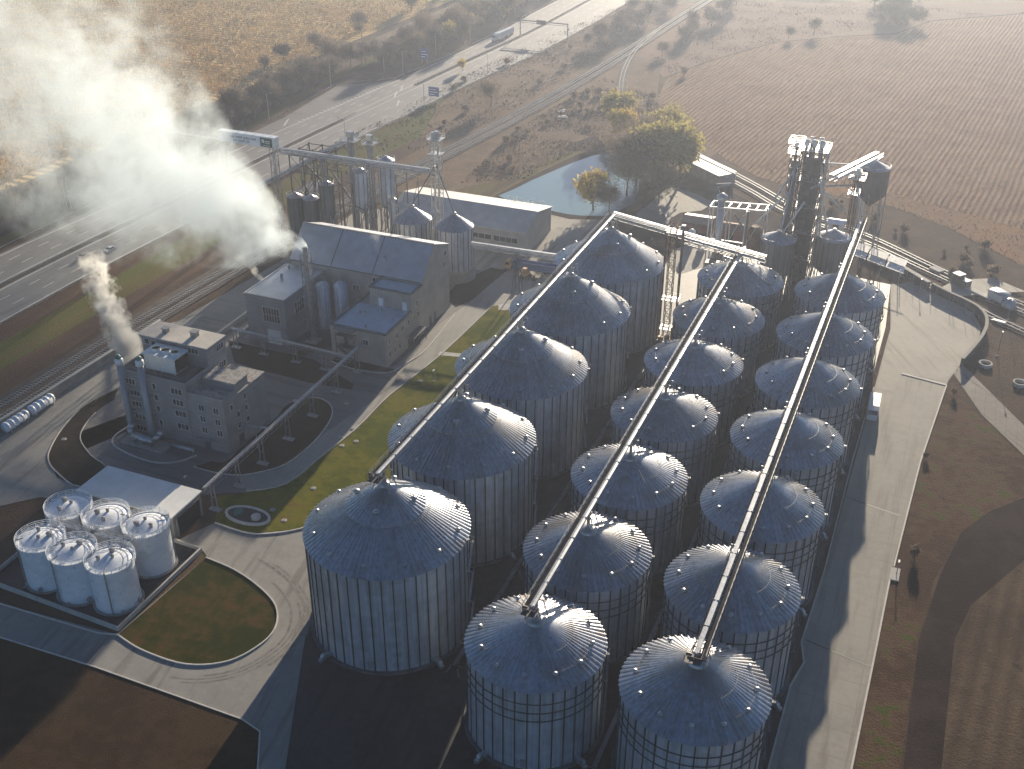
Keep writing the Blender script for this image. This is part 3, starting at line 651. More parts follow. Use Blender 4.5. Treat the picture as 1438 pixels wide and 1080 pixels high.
# ------------------------------------------------------------------ top conveyors
def catwalk(label, X, y0, y1, z, side, rows, roofz, light=True):
    t = thing('top_conveyor', label, 'conveyor', (X, y0, z), 'conveyors on top of the silo rows')
    h = MB(); n = int((y1-y0)/6)
    for i in range(n):
        a = y0+(y1-y0)*i/n; b = y0+(y1-y0)*(i+1)/n; dz = rnd.uniform(-.02, .02)
        h.span(X-.34, a+.02, z-.32+dz, X+.34, b-.02, z+.25+dz)
        h.add([(X-.37, a+.02, z+.252+dz), (X+.37, a+.02, z+.252+dz), (X+.37, b-.02, z+.252+dz), (X-.37, b-.02, z+.252+dz), (X, a+.02, z+.34+dz), (X, b-.02, z+.34+dz)], [(0, 4, 5, 3), (4, 1, 2, 5), (0, 1, 4), (3, 5, 2)])
        h.box(X, a+.3, z+.28, .8, .08, .14)
    h.build('housing', M['galv_cover'], t)
    w = MB(); xw = X+side*.95
    w.span(xw-.42, y0, z-.62, xw+.42, y1, z-.54)
    for xx in (X-.75, xw+side*.5):
        w.bar((xx, y0, z-.7), (xx, y1, z-.7), .14, .24)
    y = y0
    while y < y1-2: 
        w.bar((X-.75, y, z-.7), (xw+side*.5, y, z-.7), .1); w.bar((X-.75, y, z-.75), (xw+side*.5, y+2.4, z-.75), .07); y += 2.4
    w.build('walkway', M['grating'], t)
    r = MB(); xr = xw+side*.5; y = y0
    for zz in (.05, .5): r.bar((xr, y0, z+zz), (xr, y1, z+zz), .06)
    while y <= y1: r.bar((xr, y, z-.6), (xr, y, z+.5), .06); y += 2.0
    r.build('railing', M['steel_grey'], t)
    for (yc, za) in rows:
        s = MB()
        for sx in (-1, 1):
            for dy in (-1.3, 1.3): s.bar((X+sx*1.6, yc+dy, za-.8), (X+sx*.7, yc+dy*.8, z-.6), .14)
            s.bar((X+sx*1.5, yc-1.3, za-.2), (X+sx*1.0, yc+1.2, z-.9), .08)
        s.tube((X, yc, z-.5), (X, yc, za-.1), .3)
        s.bar((X-1.2, yc-1.1, z-.85), (X+1.2, yc-1.1, z-.85), .12); s.bar((X-1.2, yc+1.1, z-.85), (X+1.2, yc+1.1, z-.85), .12)
        s.build('support_frame', M['galv'], t)
    d = MB(); d.box(X-.6, y0-.4, z-.1, .9, .8, .7, 0, 0); d.tube((X-1.3, y0-.4, z+.2), (X-.5, y0-.4, z+.2), .28, .28, 12, 0)
    for sx in (-1.4, 1.0): d.bar((X+sx, y0-1.1, z-.7), (X+sx, y0-1.1, z+.5), .06); d.bar((X+sx, y0-1.1, z+.5), (X+sx, y0+1.2, z+.5), .06)
    d.bar((X-1.4, y0-1.1, z+.5), (X+1.0, y0-1.1, z+.5), .06); d.span(X-1.4, y0-1.1, z-.85, X+1.0, y0+1.0, z-.79)
    d.build('drive_unit', M['steel_dark'], t)
    return t
catwalk('long bridge conveyor over the left row of large silos', XA, 35.9, 165.8, 33.2, -1, [(YA+i*DA, 29.9) for i in range(5)], 30)
catwalk('long bridge conveyor over the middle row of silos', 0, 23.2, 176.0, 25.5, -1, [(YB+i*DB, 22.0) for i in range(7)], 22)
catwalk('long bridge conveyor over the right row of silos', XC, 22.0, 207.0, 26.4, 1, [(YC+i*DB, 23.7) for i in range(7)], 23.8)

# ------------------------------------------------------------------ conveyor bridges and chutes
def conveyor(label, p0, p1, w=1.0, hh=.7, rail=True, name='conveyor_bridge', legs=(), m='galv_cover', truss=True):
    p0 = Vector(p0); p1 = Vector(p1); t = thing(name, label, 'conveyor', p0)
    h = MB(); h.bar(p0, p1, w, hh); d = (p1-p0); L = d.length; d.normalize(); sd = d.cross(Vector((0, 0, 1))).normalized()
    n = int(L/4)
    for i in range(n+1):
        c = p0+d*(L*i/n); h.bar(c-sd*(w/2+.04)+Vector((0, 0, hh*.5+.03)), c+sd*(w/2+.04)+Vector((0, 0, hh*.5+.03)), .16, .1)
    h.build('housing', M[m], t)
    if truss:
        r = MB(); lo = Vector((0, 0, -hh*.5-1.1))
        for s in (-1, 1):
            a = p0+sd*s*w*.55; b = p1+sd*s*w*.55; r.bar(a+lo, b+lo, .14)
            for i in range(n):
                c0 = a+d*(L*i/n); c1 = a+d*(L*(i+1)/n); r.bar(c0+lo, c1+Vector((0, 0, -hh*.5)), .09); r.bar(c0+Vector((0, 0, -hh*.5)), c0+lo, .09)
        r.build('truss', M['galv_dark'], t)
    if rail:
        r = MB(); up = Vector((0, 0, .6)); o = -sd*(w/2+.9) if sd.y > 0 else sd*(w/2+.9)
        r.bar(p0+o-Vector((0, 0, .55)), p1+o-Vector((0, 0, .55)), 1.0, .07)
        for zz in (.1, .55): r.bar(p0+o*1.3+Vector((0, 0, zz)), p1+o*1.3+Vector((0, 0, zz)), .06)
        for i in range(int(L/2)+1):
            c = p0+d*min(L, i*2)+o*1.3; r.bar(c-Vector((0, 0, .55)), c+Vector((0, 0, .55)), .06)
        r.build('walkway', M['galv'], t)
    for k in legs:
        c = p0+d*L*k; l = MB()
        for s in (-1, 1):
            for q in (-1, 1): l.bar((c.x+sd.x*s*1.4+d.x*q*1.2, c.y+sd.y*s*1.4+d.y*q*1.2, 0), (c.x+sd.x*s*.6+d.x*q*.3, c.y+sd.y*s*.6+d.y*q*.3, c.z-hh*.5), .2)
        z = 3
        while z < c.z-2:
            f = 1-z/c.z
            for q in (-1, 1):
                l.bar((c.x-sd.x*(.6+.8*f)+d.x*q*(.3+.9*f), c.y-sd.y*(.6+.8*f)+d.y*q*(.3+.9*f), z), (c.x+sd.x*(.6+.8*f)+d.x*q*(.3+.9*f), c.y+sd.y*(.6+.8*f)+d.y*q*(.3+.9*f), z+2.5), .1)
            z += 2.7
        l.build('support_leg', M['galv_dark'], t)
    return t
for x, y0, y1, l in ((-16.6, 30, 158, 'low unloading conveyor on the dark ground between the left and middle silo rows'), (12.9, 18, 196, 'low unloading conveyor on the dark ground between the middle and right silo rows')):
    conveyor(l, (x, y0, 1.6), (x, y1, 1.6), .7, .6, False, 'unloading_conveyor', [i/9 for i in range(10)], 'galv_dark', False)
conveyor('bright conveyor bridge crossing from the left silo row to the middle row', (XA-1.6, 171.0, 31.6), (6.5, 171.6, 25.6), 1.0, .8)
conveyor('short lower conveyor just under the bright cross conveyor', (-16, 173.4, 26.6), (1.5, 173.8, 24.6), .8, .7, False)
conveyor('inclined bright conveyor from the big elevator tower to the dark round bin', (15.2, 216, 34.2), (24.6, 244, 33.6), 1.3, 1.0, True)
conveyor('conveyor bridge at head height behind the small corner silo, ending over the blue trailer', (-79.2, 177, 13.6), (-53.5, 178.5, 13.4), .9, .7, True, legs=(.55,))
conveyor('long elevated conveyor across the railway to the old elevator', (-93.5, 184, 31.4), (-147, 184, 31.2), .9, .7, True, legs=(.42, .72))
# ------------------------------------------------------------------ buildings
def win(parent, c, w, h, axis, cols=1, rows=1, mframe='frame', out=-1, dep=.12):
    """one window: frame with mullions, its glass a sub-part. axis 'x' = wall runs along x (faces out in y), 'y' = wall runs along y (faces out in x)"""
    x, y, z = c; f = MB(); p = MB(); t = .12
    def put(mb, u0, u1, z0, z1, d0, d1, mi=0):
        if axis == 'x': mb.span(x+u0, y+out*d0, z+z0, x+u1, y+out*d1, z+z1, mi)
        else: mb.span(x+out*d0, y+u0, z+z0, x+out*d1, y+u1, z+z1, mi)
    put(f, -w/2-t, w/2+t, h/2, h/2+t, 0, dep); put(f, -w/2-t, w/2+t, -h/2-t, -h/2, 0, dep+.05)
    put(f, -w/2-t, -w/2, -h/2, h/2, 0, dep); put(f, w/2, w/2+t, -h/2, h/2, 0, dep)
    for i in range(1, cols): u = -w/2+w*i/cols; put(f, u-t/2, u+t/2, -h/2, h/2, 0, dep-.01)
    for j in range(1, rows): v = -h/2+h*j/rows; put(f, -w/2, w/2, v-t/2, v+t/2, 0, dep-.02)
    fo = f.build('window', M[mframe], parent)
    put(p, -w/2, w/2, -h/2, h/2, .01, .05); p.build('pane', M['glass'], fo)
    return fo
def door(parent, c, w, h, axis, out=-1, m='trim_dark'):
    x, y, z = c; d = MB()
    if axis == 'x': d.span(x-w/2, y, z, x+w/2, y+out*.12, z+h); d.span(x+w/2-.25, y+out*.12, z+h*.45, x+w/2-.15, y+out*.2, z+h*.5)
    else: d.span(x, y-w/2, z, x+out*.12, y+w/2, z+h); d.span(x+out*.12, y+w/2-.25, z+h*.45, x+out*.2, y+w/2-.15, z+h*.5)
    return d.build('door', M[m], parent)

# --- process tower (the block of many storeys with the cooling tower on its deck)
T = thing('process_building', 'tall grey process building with rows of small windows and a cooling tower on its deck', 'building', (-106, 80, 0))
w = MB()
w.span(-120.5, 72.5, 0, -102, 88.2, 15.4); w.span(-120.2, 81.3, 15.4, -102, 88.2, 20.7); w.span(-102, 72.5, 0, -92.5, 88.8, 12.9)
w.span(-102, 78.2, 12.9, -93.2, 83.2, 15.1)
for (a, b, c, d, z0, z1) in ((-120.5, 72.5, -102, 72.8, 15.4, 16.2), (-120.5, 72.8, -120.2, 81.3, 15.4, 16.2), (-102.3, 72.8, -102, 81.3, 15.4, 16.2), (-101.98, 72.5, -92.5, 72.8, 12.9, 14.1), (-92.8, 72.8, -92.5, 78.2, 12.9, 14.1)):
    w.span(a, b, z0, c, d, z1)
for x in (-118, -113.2, -108.5, -104.5, -98.5): w.span(x-.06, 72.42, 0, x+.06, 72.5, 12.8)
w.build('wall', M['panel'], T)
r = MB(); r.span(-120.6, 81.0, 20.7, -101.7, 88.5, 20.95); r.span(-120.0, 72.9, 15.41, -102.4, 81.2, 15.47, 1)
rf = r.build('roof', [M['roof_cream'], M['conc_dark']], T)
r2 = MB(); r2.span(-102.1, 77.9, 15.1, -92.9, 83.5, 15.3); r2.span(-101.9, 83.3, 12.9, -92.4, 88.9, 13.08); r2.span(-101.9, 72.9, 12.91, -92.9, 78.1, 12.97)
r2.build('wing_roof', M['roof_grit'], T)
for (x, y, sx, sy, sz) in ((-115.5, 84.5, 1.3, 1.1, 1.0), (-108, 85.3, 1.5, 1.3, 1.2)):
    v = MB(); v.box(x, y, 20.95+sz/2, sx, sy, sz); v.box(x, y, 21.0+sz, sx+.4, sy+.4, .14); v.build('roof_vent', M['steel_grey'], rf)
z2 = lambda x, y: (140+x/5.142, 440+y/5.142)
for (px, py) in ((222, 490), (258, 575), (272, 653), (297, 745), (305, 826)):
    c = GY(*z2(px, py), 72.5); win(T, (c.x, 72.5, c.z), 2.6, 1.35, 'x', 3)
for (px, py) in ((393, 527), (410, 607), (427, 687), (447, 787), (460, 852)):
    c = GY(*z2(px, py), 72.5); win(T, (c.x, 72.5, c.z), .85, 1.4, 'x', 1)
for (px, py) in ((555, 565), (568, 645), (587, 725), (605, 818)):
    c = GY(*z2(px, py), 72.5); win(T, (c.x, 72.5, c.z), 2.9, 1.45, 'x', 3)
for (px, py) in ((735, 683), (748, 763), (762, 843), (840, 708), (855, 788), (870, 868)):
    c = GY(*z2(px, py), 72.5); win(T, (c.x, 72.5, c.z), 1.35, 1.5, 'x', 2)
for (px, py) in ((950, 680), (1045, 597), (1000, 727), (1058, 678), (1070, 760), (1010, 805)):
    c = GX(*z2(px, py), -92.5); win(T, (-92.5, c.y, c.z), 1.0, 1.4, 'y', 1, 1, 'frame', 1)
for (px, py) in ((865, 240), (885, 365)):
    c = GX(*z2(px, py), -102); win(T, (-102, c.y, c.z), 2.5, 1.5, 'y', 3, 1, 'frame', 1)
for (px, py) in ((340, 200), (388, 213), (675, 272)):
    c = GY(*z2(px, py), 81.3); win(T, (c.x, 81.3, c.z), 1.2 if px < 600 else 2.8, 1.3, 'x', 1 if px < 600 else 3)
door(T, (-98.2, 72.5, 0), 1.3, 2.4, 'x'); door(T, (-92.5, 77.5, 0), 1.8, 2.6, 'y', 1)
d = MB(); d.tube((-92.2, 72.2, 0), (-92.2, 72.2, 13.4), .09); d.tube((-102.1, 72.25, .2), (-102.1, 72.25, 15.2), .08); d.build('downpipe', M['steel_grey'], T)
s = MB()                                     # shallow white canopy over the doors
s.span(-100.5, 71.2, 3.0, -95.8, 72.5, 3.15); s.build('canopy', M['steel_grey'], T)
k = thing('cooling_tower', 'white cooling tower box with a dark louvred side, on the deck of the process building', 'cooling tower', (-110.8, 77.8, 15.5))
b = MB(); b.span(-115.2, 75.6, 15.9, -106.9, 80.4, 19.6); b.span(-115.5, 75.3, 19.6, -106.6, 80.7, 19.95)
for sx in (-114.6, -111, -107.5):
    for sy in (76.1, 79.9): b.bar((sx, sy, 15.45), (sx, sy, 15.95), .3)
b.build('casing', M['offwhite'], k)
l = MB(); l.span(-106.88, 75.9, 16.2, -106.8, 80.2, 19.3)
for i in range(9): l.span(-106.8, 75.9, 16.3+i*.33, -106.62, 80.2, 16.38+i*.33)
l.build('louvre', M['dark_in'], k)
for i in range(3):
    f = MB(); cx = -113.4+i*2.6; f.lathe(cx, 78, [(1.1, 19.95), (1.05, 20.5), (1.1, 20.55)], 20, 0, False); f.lathe(cx, 78, [(1.0, 20.2), (.1, 20.25)], 20, 1, False)
    f.build('fan_cowl', [M['offwhite'], M['dark_in']], k)
rl = MB()
for (a, b2) in (((-119.8, 73.3), (-103, 73.3)), ((-103, 73.3), (-103, 81)), ((-101.6, 73.1), (-93, 73.1))):
    zb = 16.2 if a[0] < -102 else 14.1
    for zz in (.5, 1.0): rl.bar((*a, zb+zz), (*b2, zb+zz), .05)
    n = int((Vector(b2)-Vector(a)).length/1.5)
    for i in range(n+1):
        q = Vector(a)+(Vector(b2)-Vector(a))*i/n; rl.bar((q.x, q.y, zb), (q.x, q.y, zb+1), .05)
rl.build('deck_railing', M['steel_grey'], T)
# two flue pipes and the scrubber plant at their foot
for i, (px, py, bx) in enumerate(((166, 503, 0), (195, 505, 0))):
    top = GY(px, py, 71.0)
    f = thing('flue_stack', ['left of the two grey flue pipes on the front of the process building', 'right of the two grey flue pipes on the front of the process building'][i], 'chimney', (top.x, 71.0, 0))
    b = MB(); b.lathe(top.x, 71, [(.75, 0), (.75, top.z-1.5)], 20, 0, True)
    for z in (4, 8, 12): b.lathe(top.x, 71, [(.76, z), (.86, z+.05), (.86, z+.2), (.76, z+.25)], 20, 0, False)
    b.build('pipe', M['flue'], f, True)
    c = MB(); c.lathe(top.x, 71, [(.8, top.z-1.5), (.95, top.z-1.4), (.95, top.z-.3), (.6, top.z)], 16); c.build('cap', M['offwhite'], f, True)
    c = MB(); c.lathe(top.x, 71, [(.62, top.z), (.75, top.z+.1), (.45, top.z+.75), (.1, top.z+.85)], 14); c.build('cowl', M['teal'], f, True)
    c = MB()
    for z in (6, 11): c.span(top.x-.9, 71, z, top.x+.9, 72.5, z+.12)
    c.build('bracket', M['steel_grey'], f)
k = thing('scrubber_unit', 'low scrubber of fat silver pipes in front of the process building', 'scrubber', (-113.5, 68.8, 0))
b = MB(); b.span(-118.5, 66.6, .05, -106.4, 70.6, .5); b.build('plinth', M['conc'], k)
for (nm, pts, r_) in (('drum', [(-115.6, 68.3, 1.9), (-109.9, 67.7, 1.9)], .95), ('elbow_pipe', [(-116.8, 70.6, 3.6), (-116.8, 68.6, 3.4), (-116.0, 68.4, 2.2)], .7), ('elbow_pipe', [(-108.6, 70.6, 3.7), (-108.6, 68.6, 3.5), (-109.4, 67.9, 2.2)], .7), ('duct', [(-106.2, 69.6, 1.0), (-99.8, 69.4, 1.0)], .5)):
    b = MB(); b.path([Vector(q) for q in pts], r_, 14); b.build(nm, M['galv'], k, True)
for q in ((-115.15, 67.4, .5, -114.85, 69, 1.3), (-112.65, 67.4, .5, -112.35, 69, 1.3), (-110.55, 67.4, .5, -110.25, 69, 1.3), (-105.8, 69.2, .3, -105.5, 69.9, .8), (-100.4, 69.1, .3, -100.1, 69.8, .8)): b = MB(); b.span(*q); b.build('cradle', M['steel_grey'], k)
mb = MB(); mb.ribbon(smooth_pts([(-121, 74), (-121.5, 69), (-119.5, 65.5), (-113, 63.4), (-106, 63), (-101.5, 65), (-99, 69)], 5), .35, .05, .35); struct('scrubber_kerb', mb, M['kerb'])

# --- white-roofed shed and the six white tanks in their bund
K = thing('storage_shed', 'low grey shed with a flat white roof, half in shade, beside the white tanks', 'shed', (-95.5, 46.5, 0))
b = MB(); b.span(-107.9, 42.2, 0, -84.5, 51.5, 5.35); b.build('wall', M['steel_grey'], K)
b = MB(); b.span(-108.4, 41.9, 5.35, -84.2, 51.8, 5.7); b.build('roof', M['offwhite'], K)
b = MB(); b.span(-84.48, 43.2, .1, -84.4, 50.6, 4.4); b.build('gate_opening', M['dark_in'], K)
b = MB(); b.bar((-84.3, 43.1, 0), (-84.3, 43.1, 4.6), .25); b.bar((-84.3, 50.7, 0), (-84.3, 50.7, 4.6), .25); b.bar((-84.3, 43.1, 4.5), (-84.3, 50.7, 4.5), .2); b.build('gate_frame', M['steel_grey'], K)
bu = MB(); bx = [(-110.5, 43.0), (-109.5, 17.2), (-77.3, 15.9), (-77.3, 40.8), (-84, 41.2)]
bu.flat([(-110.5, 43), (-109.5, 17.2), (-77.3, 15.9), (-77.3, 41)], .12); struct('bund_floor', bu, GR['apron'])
bw = MB(); bw.ribbon(bx, .45, 0, .95); solo('bund_wall', bw, M['conc_light'], 'low pale concrete wall round the six white tanks', 'wall')
tt = proto('storage_tank', 'tank', 'tank', 'white storage tanks in the bund')
TR, TH = 4.15, 9.6
b = MB(); b.lathe(0, 0, [(TR+.5, .12), (TR+.5, .35), (TR, .4)], 40); b.build('tank_base', M['conc'], tt)
b = MB(); b.lathe(0, 0, [(TR, .3), (TR, TH)], 48, 0, False)
for z in (2.2, 4.6, 7.0): b.lathe(0, 0, [(TR, z-.05), (TR+.03, z), (TR, z+.05)], 48, 0, False)
b.build('shell', M['white'], tt, True)
b = MB(); b.lathe(0, 0, [(TR+.12, TH), (TR+.12, TH+.12), (TR-1, TH+.38), (TR-2.5, TH+.72), (.1, TH+.98)], 48); rr = b.build('dome_roof', M['white'], tt, True)
for (x, y, s) in ((1.4, .9, .5), (-1.5, 1.3, .35), (.2, -.6, .3)):
    h = MB(); h.lathe(x, y, [(s, TH+.6), (s, TH+1.25), (s*1.2, TH+1.28), (s*1.2, TH+1.4), (.05, TH+1.5)], 14); h.build('hatch', M['steel_grey'], rr)
b = MB(); RR = TR+.35
for zz in (.45, .85, 1.25): hoop(b, RR, TH+zz, .075, 40)
for i in range(20):
    a = 2*math.pi*i/20; b.bar((RR*math.cos(a), RR*math.sin(a), TH-.1), (RR*math.cos(a), RR*math.sin(a), TH+1.25), .08)
hoop(b, RR-.3, TH+.02, .5, 40); b.build('railing', M['white'], tt)
b = MB()
for s in (-.35, .35): b.bar((s, TR+.5, .3), (s, TR+.5, TH+1), .07)
z = .6
while z < TH: b.bar((-.35, TR+.5, z), (.35, TR+.5, z), .05); z += .45
b.build('ladder', M['white'], tt)
b = MB(); b.lathe(0, 0, [(.5, 1.0), (.5, 1.02)], 16); 
b = MB(); b.tube((1.5, -TR+.2, 1.2), (1.5, -TR-.35, 1.2), .42, .42, 16); b.build('manway', M['steel_grey'], tt); b = MB(); b.tube((-2.2, -TR+.8, .8), (-2.2, -TR-.6, .8), .16); b.build('outlet_pipe', M['steel_grey'], tt)
b = MB(); b.path([Vector((-3.6, -2.7, .4)), Vector((-3.6, -2.7, TH+.6)), Vector((-2.4, -1.8, TH+.9))], .13, 8); b.build('filling_pipe', M['steel_grey'], tt)
tl = [(-98.8, 22.6, 'front left of the six white tanks, nearest the left edge of the bund'), (-90.8, 22.0, 'middle white tank of the front row of three'), (-82.6, 22.6, 'white tank at the front right corner of the bund, nearest the lawn island'), (-101.0, 32.6, 'white tank at the back left, its roof in blue shade'), (-92.2, 33.0, 'white tank at the back in the middle of its row'), (-83.4, 33.8, 'white tank at the back right, beside the grey shed')]
for i, (x, y, l) in enumerate(tl): place(tt, i, (x, y, 0), R_(40*i), l)
wl = thing('tank_walkway', 'grating walkway with rails joining the tops of the white tanks', 'walkway', (-91, 28, 0))
b = MB()
for (a, c) in (((-98.8, 27.6), (-83, 28.2)), ((-98.8, 25), (-99.6, 31)), ((-90.8, 25), (-91.6, 31)), ((-82.6, 25), (-83.2, 31))):
    b.bar((*a, TH+.25), (*c, TH+.25), .9, .08)
    d = (Vector(c)-Vector(a)).normalized(); n = Vector((-d.y, d.x))*.45
    for s in (-1, 1):
        for zz in (.6, 1.2): b.bar((a[0]+n.x*s, a[1]+n.y*s, TH+.25+zz), (c[0]+n.x*s, c[1]+n.y*s, TH+.25+zz), .06)
        m_ = int((Vector(c)-Vector(a)).length/1.4)
        for i in range(m_+1):
            q = Vector(a)+(Vector(c)-Vector(a))*i/m_; b.bar((q.x+n.x*s, q.y+n.y*s, TH+.2), (q.x+n.x*s, q.y+n.y*s, TH+1.45), .05)
b.build('grating', M['galv'], wl)
b = MB(); z = 1
for s in (-.6, .6): b.bar((-87+s, 28, .2), (-87+s, 28, TH+.3), .12); b.bar((-95+s, 28, .2), (-95+s, 28, TH+.3), .12)
b.build('post', M['galv'], wl)

# --- boiler house
B = thing('boiler_house', 'grey boiler house with a big paned window and a sheet roof', 'building', (-114.6, 133, 0))
b = MB(); b.span(-120.7, 122.4, 0, -108.5, 143.4, 13.3); b.span(-120.9, 122.2, 13.3, -108.3, 122.5, 13.7); b.span(-108.6, 122.5, 13.3, -108.3, 143.4, 13.7); b.build('wall', M['panel'], B)
b = MB(); b.add([(-120.9, 122.5, 13.35), (-108.6, 122.5, 13.55), (-108.6, 143.4, 13.55), (-120.9, 143.4, 13.35), (-120.9, 122.5, 13.15), (-120.9, 143.4, 13.15)], [(0, 1, 2, 3), (0, 3, 5, 4)]); b.build('roof', M['roof_sheet'], B)
b = MB(); b.span(-121.0, 122.2, 13.2, -120.7, 143.4, 13.6); b.build('sunlit_eaves', M['offwhite'], B)  # off-white strip: sunlight on the left roof edge put into the colour
z3 = lambda x, y: (320+x/3.994, 290+y/3.994)
c = GY(*z3(245, 610), 122.4); win(B, (c.x, 122.4, c.z), 5.0, 4.2, 'x', 6, 2)
for (px, py, w_) in ((400, 555, 4.4), (510, 468, 4.2)):
    c = GX(*z3(px, py), -108.5); win(B, (-108.5, c.y, c.z), w_, 3.2, 'y', 4, 2, 'frame', 1)
b = MB(); b.span(-114.6, 122.28, 0, -110.4, 122.4, 4.2); b.build('roller_gate', M['offwhite'], B)
for (x, y, hh_) in ((-116.5, 134, 1.6), (-118.6, 141, 1.2)):
    b = MB(); b.lathe(x, y, [(.35, 13.3), (.35, 13.3+hh_), (.5, 13.35+hh_), (.1, 13.7+hh_)], 12); b.build('roof_flue', M['galv'], B)
# chimney in a lattice mast
K = thing('chimney', 'slim steel chimney in a lattice mast, white smoke leaving its top', 'chimney', (-103.9, 127.6, 0))
b = MB(); b.lathe(-103.9, 127.6, [(.62, 0), (.62, 27.2)], 18, 0, False); b.build('flue', M['galv'], K, True)
b = MB(); b.lattice(-103.9, 127.6, 0, 25.5, 2.0, 2.0, 2.0, .12); b.build('lattice_mast', M['steel_grey'], K)
b = MB(); b.box(-103.9, 127.6, .2, 3.4, 3.4, .5); b.build('plinth', M['conc'], K)

# --- main mill building with its steep sheet roof
B = thing('mill_building', 'long mill building with a steep grey sheet roof, a thin sunlit strip along its ridge', 'building', (-98.7, 152, 0))
b = MB(); X0, X1 = -119.3, -79.0; prof = [(143.5, 0), (143.5, 15.4), (151.5, 22.7), (161, 19.3), (161, 0)]
n = len(prof)
b.add([(X0, y, z) for y, z in prof]+[(X1, y, z) for y, z in prof], [(0, 5, 6, 1), (4, 3, 8, 9), (0, 1, 2, 3, 4), (9, 8, 7, 6, 5)])
b.build('wall', M['panel_vy'], B)
b = MB(); o = .12
for (ya, za, yb, zb) in ((143.1, 15.1, 151.5, 22.85), (151.5, 22.85, 161.4, 19.25)):
    b.add([(X0-.3, ya, za), (X1+.3, ya, za), (X1+.3, yb, zb), (X0-.3, yb, zb), (X0-.3, ya, za+.2), (X1+.3, ya, za+.2), (X1+.3, yb, zb+.2), (X0-.3, yb, zb+.2)], [(0, 1, 5, 4), (4, 5, 6, 7), (1, 2, 6, 5), (0, 4, 7, 3), (3, 7, 6, 2)])
rf = b.build('roof', M['roof_sheet'], B)
b = MB(); b.bar((X0-.3, 151.5, 23.1), (X1+.3, 151.5, 23.1), .6, .12)
for x in (-106.5, -93.5): b.bar((x, 143.2, 15.45), (x, 151.3, 22.95), .25, .12)
b.build('ridge_cap', M['trim_dark'], rf)
b = MB(); b.span(X0, 143.0, 15.0, X1, 143.35, 15.25); b.build('gutter', M['trim_dark'], B)
for (px, py) in ((1215, 262), (1213, 325)):
    c = GX(*z3(px, py), X1); win(B, (X1, c.y, c.z), 1.5, 1.3, 'y', 2, 1, 'frame', 1)
for (px, py) in ((830, 415), (718, 455)):
    c = GY(*z3(px, py), 143.5); win(B, (c.x, 143.5, c.z), 1.8, 1.4, 'x', 2)
for (px, py) in ((1135, 590), (1160, 575)):
    c = GX(*z3(px, py), X1); door(B, (X1, c.y, 0), 1.2, 3.0, 'y', 1)
for i, (x, hh_) in enumerate(((-91.2, 1.6),)):
    b = MB(); b.lathe(x, 146.5, [(.4, 17.5), (.4, 19.6), (.55, 19.65), (.1, 20.0)], 12); b.build('roof_flue', M['galv'], B)
# upright silos between boiler house and mill
ps = proto('day_bin', 'bin', 'bin', 'slim bins between the boiler house and the mill')
b = MB(); b.lathe(0, 0, [(1.9, 0), (1.9, 12.6), (1.3, 13.2), (.3, 13.6)], 28); b.build('shell', M['galv_wall'], ps, True)
b = MB(); hoop(b, 1.95, 14.3, .07, 20); hoop(b, 1.95, 13.8, .07, 20)
for i in range(10): a = .628*i; b.bar((1.95*math.cos(a), 1.95*math.sin(a), 13), (1.95*math.cos(a), 1.95*math.sin(a), 14.3), .07)
b.build('railing', M['steel_grey'], ps)
for i, (x, y, l) in enumerate(((-105.4, 136.5, 'dark slim bin beside the boiler house wall, nearer the chimney'), (-101.0, 138.6, 'slim upright bin standing clear of the boiler house, nearer the pale office block'))): place(ps, i, (x, y, 0), 0, l)

# --- admin block with a penthouse
B = thing('office_block', 'two-storey beige office block with a pale blue flat roof and a small penthouse', 'building', (-86.8, 134, 0))
b = MB(); b.span(-94.9, 122.2, 0, -78.6, 137.0, 9.2); b.span(-91.2, 137.0, 0, -78.6, 143.4, 14.2); b.span(-94.9, 137, 0, -91.2, 143.4, 9.2)
b.build('wall', M['panel_v'], B)
b = MB(); b.span(-94.5, 122.6, 9.2, -79.0, 136.9, 9.3); b.span(-90.8, 137.3, 14.2, -79, 143.1, 14.3); rf = b.build('roof', M['roof_blue'], B)
b = MB()
for (x0, y0, x1, y1, z) in ((-95.0, 122.1, -78.5, 122.6, 9.2), (-79.0, 122.6, -78.5, 136.9, 9.2), (-95.0, 122.6, -94.5, 143.4, 9.2), (-91.3, 136.9, -78.5, 137.3, 14.2), (-79.0, 137.3, -78.5, 143.5, 14.2), (-91.3, 137.3, -90.8, 143.5, 14.2)):
    b.span(x0, y0, z, x1, y1, z+.55)
b.build('parapet', M['trim_dark'], B)
for (px, py) in ((905, 757), (945, 722), (980, 682), (1012, 652), (1042, 628), (1066, 602), (908, 828), (937, 800), (965, 780), (1060, 540)):
    c = GX(*z3(px, py), -78.6); win(B, (-78.6, c.y, c.z), 1.1, 1.5, 'y', 1, 1, 'frame', 1)
for (px, py) in ((857, 508), (990, 525)):
    c = GY(*z3(px, py), 137.0); door(B, (c.x, 137.0, 9.35), 1.3, 2.4, 'x', -1, 'white')
b = MB(); b.span(-78.6, 133.2, 3.3, -76.4, 141, 3.5)
for y in (133.5, 137, 140.7): b.bar((-76.6, y, 0), (-76.6, y, 3.4), .15)
b.build('entrance_canopy', M['trim_dark'], B)
b = MB(); b.span(-78.58, 134, 0, -78.45, 140, 3.0); b.build('entrance_glazing', M['glass'], B)
b = MB()                                       # outside stair and landing on the front wall
for z in (4.3, 7.6):
    b.span(-92.4, 120.4, z, -87.2, 122.2, z+.12)
    for zz in (.5, 1.0): b.bar((-92.4, 120.4, z+zz), (-87.2, 120.4, z+zz), .06)
    for x in (-92.4, -90.6, -89, -87.2): b.bar((x, 120.4, z), (x, 120.4, z+1), .06)
for i in range(2): b.bar((-92.2 if i else -87.6, 121, .1+i*4.2), (-87.6 if i else -92.2, 121, 4.3+i*3.3), .9, .15)
